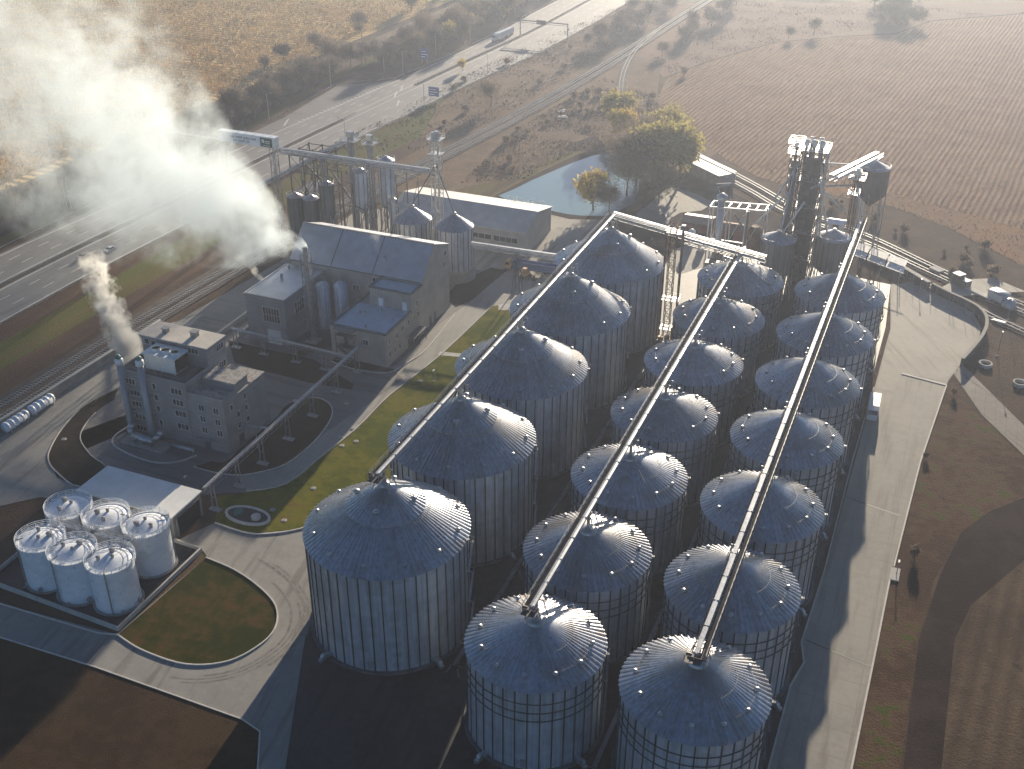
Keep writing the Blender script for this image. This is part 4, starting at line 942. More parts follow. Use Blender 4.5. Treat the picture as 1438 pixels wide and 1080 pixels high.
for x in (-92.4, -87.2): b.bar((x, 120.5, 0), (x, 120.5, 7.7), .16)
b.span(-92.9, 120.1, 9.4, -86.8, 122.1, 9.6)
b.build('outside_stair', M['trim_dark'], B)
for i in range(9):
    x, y = rnd.uniform(-93.5, -80), rnd.uniform(124, 135)
    v = MB(); v.lathe(x, y, [(.12, 9.3), (.12, 9.9), (.2, 9.92), (.05, 10.1)], 8); v.build('vent_pipe', M['steel_grey'], rf)
for z, n_ in ((0, 0),): pass
win(B, (-84.6, 122.2, 6.2), 1.4, 1.4, 'x', 2); door(B, (-90.4, 122.2, 4.4), 1.1, 2.2, 'x')

# --- warehouse by the pond
B = thing('warehouse', 'long warehouse by the pond, front roof slope grey, far slope bright in the sun', 'building', (-96, 215, 0))
b = MB(); X0, X1 = -120.0, -72.9; prof = [(203.3, 0), (203.3, 7.7), (213.6, 11.0), (226.6, 8.2), (226.6, 0)]
b.add([(X0, y, z) for y, z in prof]+[(X1, y, z) for y, z in prof], [(0, 5, 6, 1), (4, 3, 8, 9), (0, 1, 2, 3, 4), (9, 8, 7, 6, 5)]); b.build('wall', M['panel_vy'], B)
b = MB()
for mi, (ya, za, yb, zb) in enumerate(((202.9, 7.65, 213.6, 11.05), (213.6, 11.05, 227.0, 8.15))):
    b.add([(X0-.4, ya, za), (X1+.4, ya, za), (X1+.4, yb, zb), (X0-.4, yb, zb), (X0-.4, ya, za+.25), (X1+.4, ya, za+.25), (X1+.4, yb, zb+.25), (X0-.4, yb, zb+.25)], [(0, 1, 5, 4), (4, 5, 6, 7), (1, 2, 6, 5), (0, 4, 7, 3), (3, 7, 6, 2)], 0)
b.build('roof', mat_roofribs('warehouse_roof_sheet', (.50, .49, .47), .8, 0, .6, .05), B)
x = -98.5
for grp, w_ in ((2, 4.4), (4, 8.8), (4, 8.0)):
    win(B, (x+w_/2, 203.3, 4.6), w_, 1.7, 'x', grp); x += w_+.9
b = MB()
for i, ch in enumerate((1.0, .7, 1.1, .8, 1.1, .6, 1.0, .9, .8, 1.0)):   # sign letters standing along the back eave, too far off to read
    xx = -88+i*1.35; b.bar((xx, 225.9, 8.5), (xx, 225.9, 8.5+1.5*ch), .16)
    if i % 3 != 1: b.bar((xx, 225.9, 8.6+1.5*ch), (xx+.75, 225.9, 8.6+1.5*ch), .16)
    if i % 2: b.bar((xx+.75, 225.9, 8.5), (xx+.75, 225.9, 8.5+1.5*ch), .16)
    if i % 4 == 2: b.bar((xx, 225.9, 9.3), (xx+.75, 225.9, 9.3), .16)
b.build('roof_lettering', M['offwhite'], B)

# --- two cone-topped silos and the lattice elevator between them
sp = proto('hopper_silo', 'x', 'silo', 'corner silos behind the mill building')
b = MB(); b.lathe(0, 0, [(6.2, 0), (6.2, 3.6), (5.6, 3.8)], 40); b.build('concrete_base', M['conc'], sp)
b = MB(); b.lathe(0, 0, [(5.6, 3.7), (5.6, 16.4)], 80, 0, False)
for k in range(20):
    a = 2*math.pi*k/20; b.box(5.65*math.cos(a), 5.65*math.sin(a), 10, .14, .2, 12.4, a, 1)
b.build('wall', [M['galv_wall'], M['silo_rib']], sp)
b = MB(); cone_ribs(b, 5.8, 16.3, .6, 20.0, 40, .08, .12); b.lathe(0, 0, [(.7, 19.9), (.7, 20.5), (.1, 20.7)], 16); b.build('roof', M['galv_roof'], sp)
b = MB(); b.bar((5.6, .4, 4), (5.6, .4, 16.5), .3); b.bar((5.6, -.4, 4), (5.6, -.4, 16.5), .07); b.build('ladder', M['galv_bright'], sp)
place(sp, 0, (-100.6, 181.5, 0), 0, 'cone-topped silo behind the mill roof ridge, the farther left of the pair'); place(sp, 1, (-86.6, 181.0, 0), .6, 'cone-topped silo on a concrete base at the corner of the mill')
K = thing('elevator_tower', 'slim lattice elevator tower with a platform on top, between the two cone-topped silos', 'elevator tower', (-93.3, 184, 0))
b = MB(); b.lattice(-93.3, 184, 0, 40.5, 2.6, 2.6, 2.7, .13); b.build('lattice', M['galv'], K)
b = MB(); b.tube((-94.0, 184, 0), (-94.0, 184, 41), .32); b.tube((-92.7, 184, 0), (-92.7, 184, 41), .32); b.build('elevator_leg', M['galv'], K)
b = MB(); b.box(-93.3, 184, 41.0, 4.4, 3.8, .14); b.box(-93.3, 184, 36.6, 3.8, 3.4, .12)
for sx in (-2.2, 2.2):
    for zz in (.55, 1.1): b.bar((-93.3+sx, 182.1, 41+zz), (-93.3+sx, 185.9, 41+zz), .08)
for sy in (-1.9, 1.9):
    for zz in (.55, 1.1): b.bar((-95.5, 184+sy, 41+zz), (-91.1, 184+sy, 41+zz), .08)
b.build('platform', M['galv_bright'], K)
b = MB(); b.box(-93.3, 184, 42.0, 2.6, 1.3, 1.7); b.box(-93.0, 184, 43.0, 1.3, 1.2, .5); b.build('elevator_head', M['galv'], K)
for (a, c) in (((-93.6, 183.4, 33), (-100.6, 181.5, 20.6)), ((-92.9, 183.4, 33), (-86.6, 181, 20.6))):
    b = MB(); b.tube(a, c, .2); b.build('chute', M['galv_dark'], K)
# ------------------------------------------------------------------ elevator towers and bins behind the silos
def plat(mb, x, y, z, w, d, h=1.1, posts=3):
    mb.box(x, y, z, w, d, .14)
    for zz in (h*.5, h):
        for s in (-1, 1): mb.bar((x-w/2, y+s*d/2, z+zz), (x+w/2, y+s*d/2, z+zz), .09); mb.bar((x+s*w/2, y-d/2, z+zz), (x+s*w/2, y+d/2, z+zz), .09)
    for i in range(posts+1):
        for s in (-1, 1): mb.bar((x-w/2+w*i/posts, y+s*d/2, z), (x-w/2+w*i/posts, y+s*d/2, z+h), .08)
K = thing('elevator_tower', 'tall dark elevator tower with a bright platform crowded with machinery heads', 'elevator tower', (8, 218, 0))
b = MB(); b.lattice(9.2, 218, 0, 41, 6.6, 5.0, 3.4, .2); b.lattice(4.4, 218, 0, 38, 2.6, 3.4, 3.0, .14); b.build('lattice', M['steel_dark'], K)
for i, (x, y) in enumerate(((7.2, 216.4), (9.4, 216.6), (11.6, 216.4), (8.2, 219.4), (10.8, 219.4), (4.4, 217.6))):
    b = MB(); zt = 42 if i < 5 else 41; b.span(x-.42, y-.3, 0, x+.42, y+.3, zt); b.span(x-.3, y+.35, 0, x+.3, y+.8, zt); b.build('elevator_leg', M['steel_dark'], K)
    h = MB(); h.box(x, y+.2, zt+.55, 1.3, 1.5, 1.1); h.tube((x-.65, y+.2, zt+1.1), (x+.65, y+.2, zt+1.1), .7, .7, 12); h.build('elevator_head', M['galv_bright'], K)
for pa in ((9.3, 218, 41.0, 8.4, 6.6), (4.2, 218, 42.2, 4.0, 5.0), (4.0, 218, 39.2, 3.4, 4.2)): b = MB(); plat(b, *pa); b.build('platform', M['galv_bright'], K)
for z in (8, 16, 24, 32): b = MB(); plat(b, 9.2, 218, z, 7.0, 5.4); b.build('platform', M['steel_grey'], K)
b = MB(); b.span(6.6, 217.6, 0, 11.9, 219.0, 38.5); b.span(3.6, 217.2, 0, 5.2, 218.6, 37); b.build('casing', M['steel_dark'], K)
b = MB()
for i in range(20):
    z = i*2.0; s = 1 if i % 2 else -1
    b.bar((13.3, 218-1.6*s, z), (13.3, 218+1.6*s, z+2), .7, .12); b.bar((13.7, 218-1.6*s, z+1), (13.7, 218+1.6*s, z+3), .07)
b.build('stair', M['galv_bright'], K)
for (a, c) in (((10, 215.4, 30), (14.6, 216.2, 33)), ((4, 216, 28), (-6, 210, 16)), ((8, 216, 34), (20, 222, 22)), ((6, 217, 37), (1, 212, 27)), ((11, 221, 36), (22, 246, 29)), ((12.8, 216, 38), (14.8, 216, 10)), ((12.4, 215.2, 33), (16.5, 214.6, 18)), ((5, 215.4, 35), (4.6, 206, 20)), ((13.2, 219, 30), (20.6, 223, 30)), ((9, 215.2, 26), (2, 212, 12))):
    b = MB(); b.tube(a, c, .28); b.build('chute', M['galv'], K)
K = thing('elevator_tower', 'thin rusty elevator leg with a bright square platform, beyond the right silo row', 'elevator tower', (21.6, 224, 0))
b = MB(); b.span(21.1, 223.6, 0, 21.5, 224.2, 32.8); b.span(21.9, 223.6, 0, 22.3, 224.2, 32.8); b.lattice(21.7, 224, 0, 31.5, 1.8, 1.8, 2.2, .1); b.build('elevator_leg', M['rust'], K)
for pa in ((21.7, 224, 32.0, 4.6, 4.0, 1.1, 3), (21.4, 224, 27.2, 3.2, 3.0, 1.0, 2)): b = MB(); plat(b, *pa); b.build('platform', M['galv_bright'], K)
b = MB(); b.box(21.7, 224, 33.6, 1.8, 1.2, 1.4); b.tube((21, 224, 34.2), (22.4, 224, 34.2), .6, .6, 12); b.build('elevator_head', M['galv_bright'], K)
b = MB(); b.tube((21.7, 223, 31), (25.9, 207, 27), .3); b.build('chute', M['galv'], K)
K = thing('elevator_tower', 'thin dark elevator legs in the gap between the left and middle silo rows', 'elevator tower', (-16, 166, 0))
b = MB(); b.lattice(-16.8, 166, 0, 33, 1.6, 1.6, 2.4, .12); b.span(-14.6, 165.6, 0, -14.1, 166.4, 32); b.span(-18.9, 165.7, 0, -18.5, 166.3, 30); b.build('elevator_leg', M['rust'], K)
b = MB(); b.box(-14.35, 166, 32.6, 1.0, 1.2, 1.2); b.box(-18.7, 166, 30.6, .9, 1.1, 1.1); b.build('elevator_head', M['galv_dark'], K)
for pa in ((-16.4, 166, 31, 4.2, 3.0, 1.0, 2), (-16.4, 166, 12, 5, 3.4, 1.0, 3), (-16.4, 166, 3.4, 4.6, 3.6, 1.0, 3)): b = MB(); plat(b, *pa); b.build('platform', M['galv'], K)
b = MB(); b.box(-15.6, 162.6, 1.3, 1.2, 1.2, 2.6); b.box(-17.4, 163, 1.0, 1.4, 1.0, 2.0); b.tube((-14.6, 163.4, 0), (-14.6, 163.4, 5), .35); b.build('boot_machine', M['orange'], K)

# round bins
def legbin(label, x, y, r, z0, z1, cone=True, m='galv_dark', group=None):
    K = thing('round_bin', label, 'bin', (x, y, 0), group)
    b = MB(); b.lathe(x, y, [(.4, z0-r*.9), (r, z0), (r, z1)], 36, 0, False); nr = int(r*4)
    for i in range(nr): a = 2*math.pi*i/nr; b.box(x+(r+.05)*math.cos(a), y+(r+.05)*math.sin(a), (z0+z1)/2, .1, .15, z1-z0-.3, a, 1)
    b.build('shell', [M[m], M['silo_rib']], K)
    b = MB(); b.lathe(x, y, [(r+.1, z1-.05), (r*.55, z1+r*.22), (.6, z1+r*.42), (.5, z1+r*.5), (.05, z1+r*.52)], 36); b.build('roof', M['galv_roof'], K)
    b = MB(); n = 8
    for i in range(n):
        a = 2*math.pi*i/n; b.bar((x+r*1.02*math.cos(a), y+r*1.02*math.sin(a), 0), (x+r*1.02*math.cos(a), y+r*1.02*math.sin(a), z0+1), .3)
        a2 = a+2*math.pi/n; b.bar((x+r*1.02*math.cos(a), y+r*1.02*math.sin(a), .4), (x+r*1.02*math.cos(a2), y+r*1.02*math.sin(a2), z0-.5), .12)
    b.build('leg_frame', M['steel_grey'], K)
    b = MB(); b.path([(x+(r+.1)*math.cos(a*.1), y+(r+.1)*math.sin(a*.1), z1+.9) for a in range(-26, 38)], .06, 5)
    for i in range(16): a = -2.6+i*.4; b.bar((x+r*math.cos(a), y+r*math.sin(a), z1), (x+r*math.cos(a), y+r*math.sin(a), z1+.9), .06)
    b.build('railing', M['galv'], K)
    return K
legbin('big dark round bin on legs, highest of the bins beside the big elevator tower', 24.6, 247, 4.5, 20, 28.4, True, 'steel_dark')
legbin('dark round bin low behind the right silo row, right of the big tower', 18.6, 214.5, 4.9, 8, 17.0)
legbin('dark round bin left of the big tower, behind the middle silo row', 4.6, 203, 5.0, 9, 18.5)

# steel loading frame with ladder-like top
K = thing('loading_gantry', 'open steel loading frame with a pale ladder-like top, left of the big tower', 'steel frame', (-8, 204, 0))
b = MB()
for y in (201.5, 206.5):
    for x in (-15.4, -10.2, -5.0, .2): b.bar((x, y, 0), (x, y, 25.6), .32)
    b.bar((-15.4, y, 25.6), (.2, y, 26.6), .3, .4); b.bar((-15.4, y, 14), (.2, y, 14), .25)
    for i, x in enumerate((-15.4, -10.2, -5.0)): b.bar((x, y, 2 if i % 2 else 14), (x+5.2, y, 14 if i % 2 else 2), .15); b.bar((x, y, 14), (x+5.2, y, 25.8), .15)
for i in range(7):
    x = -15.4+2.6*i; b.bar((x, 201.5, 25.7+i*.15), (x, 206.5, 25.7+i*.15), .3)
b.build('frame', M['galv'], K)
b = MB(); b.tube((-12.6, 203.5, 0), (-12.6, 203.5, 27), 1.0, 1.0, 18); b.lathe(-12.6, 203.5, [(1.0, 27), (1.6, 27.6), (1.6, 28.6), (.6, 29.3), (.1, 29.5)], 18); b.build('riser_pipe', M['galv'], K, True)
b = MB()
for (a, c, r_) in (((-12.6, 203.5, 27.5), (-15.5, 206.5, 30.5), .35), ((-15.5, 206.5, 30.5), (-11, 207, 31.2), .35), ((-11, 207, 31.2), (-10, 204, 28), .35), ((-8.5, 203, 24), (-2, 203, 15), .3), ((-5, 204, 25), (-5, 204, 15), .5)): b.tube(a, c, r_, r_, 10)
b.build('chute', M['galv_dark'], K)
b = MB(); b.lathe(-2.2, 203.5, [(.5, 11), (2.1, 14), (2.1, 20), (1.2, 21)], 20); b.build('cyclone', M['rust'], K)
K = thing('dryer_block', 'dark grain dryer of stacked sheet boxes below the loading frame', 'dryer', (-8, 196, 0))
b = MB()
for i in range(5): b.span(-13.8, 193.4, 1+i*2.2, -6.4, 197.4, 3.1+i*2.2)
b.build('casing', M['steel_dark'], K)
b = MB()
for i in range(6): b.bar((-14+i*1.5, 193.2, 0), (-14+i*1.5, 193.2, 13), .15)
for z in (3.2, 5.4, 7.6, 9.8): b.box(-10.1, 192.8, z, 8, .9, .1)
b.build('service_frame', M['galv'], K)
b = MB(); b.tube((-5.4, 195, 0), (-5.4, 195, 14), .7, .7, 12); b.tube((-5.4, 195, 13), (-9, 195, 13.6), .6, .6, 12); b.build('exhaust_duct', M['galv'], K)
# small machines in the yard behind: individual sheds and machines
def shed(name, label, x0, y0, x1, y1, h, m, rm, ridge=1.4, cat='shed', along='x'):
    K = thing(name, label, cat, ((x0+x1)/2, (y0+y1)/2, 0)); b = MB(); xm, ym = (x0+x1)/2, (y0+y1)/2
    if along == 'x':
        pr = [(y0, 0), (y0, h), (ym, h+ridge), (y1, h), (y1, 0)]
        b.add([(x0, y, z) for y, z in pr]+[(x1, y, z) for y, z in pr], [(0, 5, 6, 1), (4, 3, 8, 9), (0, 1, 2, 3, 4), (9, 8, 7, 6, 5)]); b.build('wall', M[m], K)
        b = MB()
        for ya, za, yb, zb in ((y0-.4, h-.1, ym, h+ridge+.05), (ym, h+ridge+.05, y1+.4, h-.1)):
            b.add([(x0-.4, ya, za), (x1+.4, ya, za), (x1+.4, yb, zb), (x0-.4, yb, zb), (x0-.4, ya, za+.18), (x1+.4, ya, za+.18), (x1+.4, yb, zb+.18), (x0-.4, yb, zb+.18)], [(4, 5, 6, 7), (0, 1, 5, 4), (1, 2, 6, 5), (0, 4, 7, 3), (3, 7, 6, 2)])
    else:
        pr = [(x0, 0), (x0, h), (xm, h+ridge), (x1, h), (x1, 0)]
        b.add([(x, y0, z) for x, z in pr]+[(x, y1, z) for x, z in pr], [(0, 1, 6, 5), (4, 9, 8, 3), (4, 3, 2, 1, 0), (5, 6, 7, 8, 9)]); b.build('wall', M[m], K)
        b = MB()
        for xa, za, xb, zb in ((x0-.4, h-.1, xm, h+ridge+.05), (xm, h+ridge+.05, x1+.4, h-.1)):
            b.add([(xa, y0-.4, za), (xa, y1+.4, za), (xb, y1+.4, zb), (xb, y0-.4, zb), (xa, y0-.4, za+.18), (xa, y1+.4, za+.18), (xb, y1+.4, zb+.18), (xb, y0-.4, zb+.18)], [(7, 6, 5, 4), (4, 5, 1, 0), (5, 6, 2, 1), (3, 7, 4, 0), (2, 6, 7, 3)])
    b.build('roof', M[rm], K); d = MB()
    if along == 'x': d.span(xm-1, y0-.08, 0, xm+1, y0, min(2.6, h-.3))
    else: d.span(x0+.8, y0-.08, 0, x0+2.6, y0, min(2.6, h-.3))
    d.build('door', M['dark_in'], K); return K
hx_ = thing('storage_shed', 'grey shed with a bright sunlit roof edge, beside the branch railway near the willows', 'shed', (-35, 297, 0))
b = MB(); a0 = math.atan2(-14, 17)
for nm, (z0, z1, w, m_) in {'wall': (0, 4.2, 8, 'offwhite')}.items(): 
    b.box(-37.5, 299, 2.1, 22, 8, 4.2, a0); b.build('wall', M['steel_grey'], hx_)
b = MB(); b.box(-37.9, 298.4, 4.5, 23, 7.0, .3, a0); b.build('roof', M['steel_grey'], hx_)
b = MB(); b.box(-35.5, 301.5, 4.72, 22, 2.0, .3, a0); b.build('sunlit_roof_strip', M['white'], hx_)  # white strip paints the sun catching the roof edge
shed('machine_shed', 'dark red-brown shed under the loading frame', -20, 240, -12, 248, 3.4, 'brick', 'brick', 1.2)
shed('machine_shed', 'small purple-brown hut behind the cross conveyor, on the edge of the pale pad', -33, 244, -24, 252, 3.0, 'brick', 'steel_dark', .8)
shed('weigh_hut', 'small white hut beside the track crossing, behind the big tower', 12, 262, 17, 266, 3.0, 'offwhite', 'white', .5)
K = thing('lean_to_roof', 'long low canopy roof with three bright panels, right of the thin elevator leg', 'canopy', (27, 232, 0))
b = MB()
for x in (20, 26, 32, 38):
    for y in (233, 239): b.bar((x, y+(x-26)*-.55, 0), (x, y+(x-26)*-.55, 5.0), .2)
b.build('post', M['steel_grey'], K)
b = MB()
for i in range(3):
    x = 22+i*5.8; b.add([(x, 236.0-(x-26)*.55, 5.2), (x+5.4, 236-(x+5.4-26)*.55, 5.2), (x+5.9, 239.4-(x+5.4-26)*.55, 5.9), (x+.5, 239.4-(x-26)*.55, 5.9)], [(0, 1, 2, 3)])
    b.add([(x, 236.0-(x-26)*.55, 5.05), (x+5.4, 236-(x+5.4-26)*.55, 5.05), (x+5.4, 232.5-(x+5.4-26)*.55, 4.4), (x, 232.5-(x-26)*.55, 4.4)], [(3, 2, 1, 0)])
b.build('roof', M['galv_bright'], K)
K = thing('loading_machine', 'yellow-brown sunlit machine at the foot of the loading frame', 'machine', (2, 232, 0))
b = MB(); b.box(2, 232, 1.2, 3.2, 2.2, 2.0, .4); b.box(3, 233, 2.6, 1.6, 1.6, 1.2, .4); b.build('body', M['orange'], K)
b = MB(); b.tube((1, 231, 2), (-1.4, 229, 5), .2); b.tube((-1.4, 229, 5), (-3, 228, 2), .2); b.build('arm', M['galv'], K)
for i, (x, y, l) in enumerate(((-27, 233, 'upright white silo tank on the pale pad, beside the purple hut'), (-22.6, 229, 'short round drum standing on the slab behind the cross conveyor'))):
    K = thing('drum_tank', l, 'tank', (x, y, 0)); b = MB(); b.lathe(x, y, [(1.1, .4), (1.2, .6), (1.2, 4.6-i*2), (.5, 5.3-i*2), (.05, 5.4-i*2)], 20); b.build('shell', M['offwhite'], K, True)
    b = MB(); b.box(x, y, .2, 2.6, 2.6, .4); b.build('plinth', M['conc'], K)
mx = [(-29.5, 236, 'crate of scrap metal on the pale pad'), (-36, 228, 'dark container behind the left silo row'), (-1, 246, 'rusty skip behind the loading frame'), (7, 241, 'rusty skip in front of the branch track')]
for x, y, l in mx:
    K = thing('skip_container', l, 'container', (x, y, 0)); b = MB()
    b.add([(x-2.2, y-1.1, .2), (x+2.2, y-1.1, .2), (x+2.2, y+1.1, .2), (x-2.2, y+1.1, .2), (x-3, y-1.3, 1.9), (x+3, y-1.3, 1.9), (x+3, y+1.3, 1.9), (x-3, y+1.3, 1.9), (x-2.8, y-1.1, 1.9), (x+2.8, y-1.1, 1.9), (x+2.8, y+1.1, 1.9), (x-2.8, y+1.1, 1.9), (x-2.1, y-.9, .6), (x+2.1, y-.9, .6), (x+2.1, y+.9, .6), (x-2.1, y+.9, .6)],
          [(0, 1, 5, 4), (1, 2, 6, 5), (2, 3, 7, 6), (3, 0, 4, 7), (4, 5, 9, 8), (5, 6, 10, 9), (6, 7, 11, 10), (7, 4, 8, 11), (8, 9, 13, 12), (9, 10, 14, 13), (10, 11, 15, 14), (11, 8, 12, 15), (12, 13, 14, 15)]); b.build('body', M['rust'], K)
    b = MB(); [b.bar((x-2.3+1.5*i, y-1.32, .3), (x-2.3+1.5*i, y-1.42, 1.8), .12) for i in range(4)]; b.build('rib', M['steel_dark'], K)

# ------------------------------------------------------------------ old elevator by the railway, and the bridge with its banner
K = thing('old_elevator', 'old grain elevator in a dense dark steel frame beside the railway', 'elevator', (-140, 196, 0))
b = MB()
for x in (-148, -143, -138, -133):
    for y in (190, 196, 202): b.bar((x, y, 0), (x, y, 28 if x < -136 else 22), .32)
for z in (8, 15, 22, 27.5):
    for y in (190, 196, 202): b.bar((-148, y, z), (-133 if z < 23 else -138, y, z), .25)
    for x in (-148, -143, -138): b.bar((x, 190, z), (x, 202, z), .25)
for i, x in enumerate((-148, -143, -138)):
    for z0, z1 in ((0, 8), (8, 15), (15, 22), (22, 27.5)):
        if x == -138 and z1 > 22: continue
        s = i % 2; b.bar((x if s else x+5, 190, z0), (x+5 if s else x, 190, z1), .16); b.bar((x, 190 if s else 196, z0), (x, 196 if s else 202, z1), .16)
b.build('frame', M['steel_dark'], K)
for z in (8, 15): b = MB(); b.span(-147.5, 190.5, z+.1, -138.5, 201, z+.2); b.build('floor_deck', M['steel_dark'], K)
b = MB()
for (a, c) in (((-146, 193, 26), (-141, 198, 16)), ((-142, 199, 27), (-136, 192, 15)), ((-147, 200, 24), (-140, 191, 14)), ((-136, 195, 22), (-132, 199, 12)), ((-145, 191, 20), (-138, 189.5, 9))): b.tube(a, c, .3, .3, 8)
b.build('chute', M['galv_dark'], K)
for x in (-132, -128, -124, -120, -116):                         # lower service frames between the bins
    for y in (194, 208):
        f = MB(); hh_ = 12+((x*7+y) % 9); f.bar((x, y, 0), (x, y, hh_), .25); f.bar((x, y, hh_), (x+4, y, hh_-1), .2); f.bar((x, y, 2), (x+4, y, hh_-2), .14); f.bar((x+4, y, 0), (x+4, y, hh_-1), .2); f.build('service_frame', M['steel_dark'], K)
for i, (x, y) in enumerate(((-130.5, 198), (-126.5, 203))):
    b = MB(); b.span(x-.5, y-.4, 0, x+.5, y+.4, 33-i*2); b.span(x+.8, y-.3, 0, x+1.4, y+.3, 33-i*2); b.build('elevator_leg', M['steel_grey'], K)
    h = MB(); h.box(x+.4, y, 34-i*2, 2.2, 1.4, 1.5); h.build('elevator_head', M['galv'], K)
for pa in ((-130, 198, 32, 5, 4), (-126, 203, 30, 4, 4)): b = MB(); plat(b, *pa); b.build('platform', M['galv'], K)
for i, (x, y, r_, z0, z1) in enumerate(((-145.5, 187.4, 2.6, 4, 15), (-139.8, 187.6, 2.6, 4, 15), (-134.6, 189, 2.3, 9, 20), (-127.6, 198.6, 2.4, 10, 22), (-122.4, 206.4, 2.7, 9, 24), (-117, 199.5, 1.2, 3, 14))):
    legbin(['squat bin at the left foot of the old elevator frame', 'squat bin at the middle of the old elevator foot', 'upright bin at the right corner of the old elevator frame', 'tall bin between the old elevator legs', 'tall bin with a rounded top and sunlit edge, right of the old elevator', 'slim bright pipe-like bin right of the old elevator'][i], x, y, r_, z0, z1, True, 'galv_dark' if i < 3 else 'galv_wall')
conveyor('inclined thin conveyor climbing past the old elevator over the railway', (-158, 178, 17), (-131, 205, 32), .9, .8, False, legs=())
K = thing('banner_gallery', 'white box gallery high beside the highway, with a long white banner and dark logo', 'banner', (-158.5, 184, 31))
b = MB(); b.span(-168.6, 183.0, 31.3, -148.0, 185.0, 34.5); b.build('gallery', M['offwhite'], K)
b = MB(); b.span(-168.8, 182.85, 34.5, -147.8, 185.2, 34.75)
for x in range(-168, -147, 3): b.span(x, 182.85, 34.75, x+.2, 185.2, 34.85)
b.build('gallery_roof', M['white'], K)
b = MB(); b.span(-168.5, 182.9, 31.4, -153.4, 182.97, 34.4); bn = b.build('banner_sheet', M['white'], K)
b = MB(); x = -164.4                                   # two lines of lettering, worn and far off
for ch in 'lhHlHhHHlhhHhlHhHl':
    hh_ = {'l': .7, 'h': .62, 'H': .74}[ch]; b.span(x, 182.85, 33.1, x+.12, 182.9, 33.1+hh_)
    if ch != 'l': b.span(x+.32, 182.85, 33.1, x+.42, 182.9, 33.1+hh_); b.span(x+.12, 182.85, 33.1+hh_*.45, x+.32, 182.9, 33.1+hh_*.62)
    x += .56
x = -163.2
for ch in 'HhlHhhHlHH':
    hh_ = {'l': .7, 'h': .62, 'H': .74}[ch]; b.span(x, 182.85, 32.0, x+.12, 182.9, 32.0+hh_)
    if ch != 'l': b.span(x+.32, 182.85, 32.0, x+.42, 182.9, 32.0+hh_); b.span(x+.12, 182.85, 32.0+hh_-.14, x+.32, 182.9, 32.0+hh_)
    x += .62
b.build('lettering', M['steel_grey'], bn)
b = MB(); b.span(-153.2, 182.88, 31.5, -149.0, 182.97, 34.3); lg = b.build('logo_panel', M['green_dark'], K)
b = MB(); b.lathe(0, 0, [(.01, 0)], 3, 0, False) if False else None
b.box(-152.2, 182.86, 33.3, .9, .03, 1.1); b.box(-150.6, 182.86, 33.3, 1.7, .03, .25); b.box(-150.6, 182.86, 32.7, 1.7, .03, .18); b.box(-151.2, 182.86, 31.95, 2.8, .03, .14); b.build('emblem', M['offwhite'], lg)
b = MB(); b.span(-188, 183.4, 31.2, -168.6, 184.6, 31.5)
for s in (183.4, 184.6):
    b.bar((-188, s, 33.2), (-168.6, s, 33.2), .16)
    for i in range(9): b.bar((-188+i*2.4, s, 31.4), (-188+i*2.4, s, 33.2), .12); b.bar((-188+i*2.2, s, 31.4), (-185.8+i*2.2, s, 33.2), .1)
b.build('open_truss', M['steel_grey'], K)
for x in (-186.5, -167.5, -149.5):
    b = MB(); b.lattice(x, 184, 0, 31.3, 1.8, 1.8, 2.6, .13); b.build('support_leg', M['steel_grey'], K)

# ------------------------------------------------------------------ pipe racks
def rack(label, pts, z, posts):
    K = thing('pipe_rack', label, 'pipe rack', (*pts[0], 0)); b = MB()
    for o, r_ in ((-.32, .13), (.0, .09), (.3, .11)):
        for a, c in zip(pts[:-1], pts[1:]):
            d = (Vector(c)-Vector(a)).normalized(); n = Vector((-d.y, d.x))*o; b.tube((a[0]+n.x, a[1]+n.y, z+.35), (c[0]+n.x, c[1]+n.y, z+.35), r_, r_, 8)
    b.build('pipe', M['galv'], K)
    b = MB()
    for a, c in zip(pts[:-1], pts[1:]):
        d = (Vector(c)-Vector(a)); L = d.length; d.normalize(); n = Vector((-d.y, d.x))
        n = n*.5
        for s in (-1, 1): b.bar((a[0]+n.x*s, a[1]+n.y*s, z), (c[0]+n.x*s, c[1]+n.y*s, z), .12, .16); b.bar((a[0]+n.x*s, a[1]+n.y*s, z-1), (c[0]+n.x*s, c[1]+n.y*s, z-1), .08)
        for i in range(int(L/2)): 
            q = Vector(a)+d*i*2; b.bar((q.x-n.x, q.y-n.y, z), (q.x+n.x, q.y+n.y, z), .12)
            for s in (-1, 1): b.bar((q.x+n.x*s, q.y+n.y*s, z-1), (q.x+n.x*s+d.x*2, q.y+n.y*s+d.y*2, z), .07)
    b.build('beam', M['steel_grey'], K)
    for (x, y) in posts:
        b = MB()
        for s in (-.6, .6): b.bar((x+s, y, .2), (x+s*.7, y, z), .2)
        b.bar((x-.5, y, z*.5), (x+.5, y, z*.5), .12); b.box(x, y, .16, 2.8, 1.3, .3); b.build('post', M['steel_grey'], K)
rack('long pipe rack from the white-roofed shed past the planting bed to the office block', [(-83.2, 51.5), (-84.6, 121)], 6.6, [(-82.9, 53.5), (-83.1, 62.6), (-83.4, 72), (-83.6, 83), (-83.9, 94), (-84.2, 106), (-84.4, 117)])
rack('pipe rack crossing in front of the boiler house and office block', [(-122, 116.5), (-84.6, 114.5)], 5.4, [(-121, 116.4), (-112, 116), (-102, 115.5), (-93, 115)])
K = thing('pipe_branch', 'short pipe branch from the process building to the long pipe rack', 'pipe', (-88, 77, 0)); b = MB()
for o in (-.3, .2): b.tube((-92.5, 77+o, 5.6), (-83.6, 77+o, 6.4), .12)
b.build('pipe', M['galv'], K); b = MB(); b.bar((-88, 76.9, 0), (-88, 76.9, 5.9), .2); b.build('post', M['steel_grey'], K)

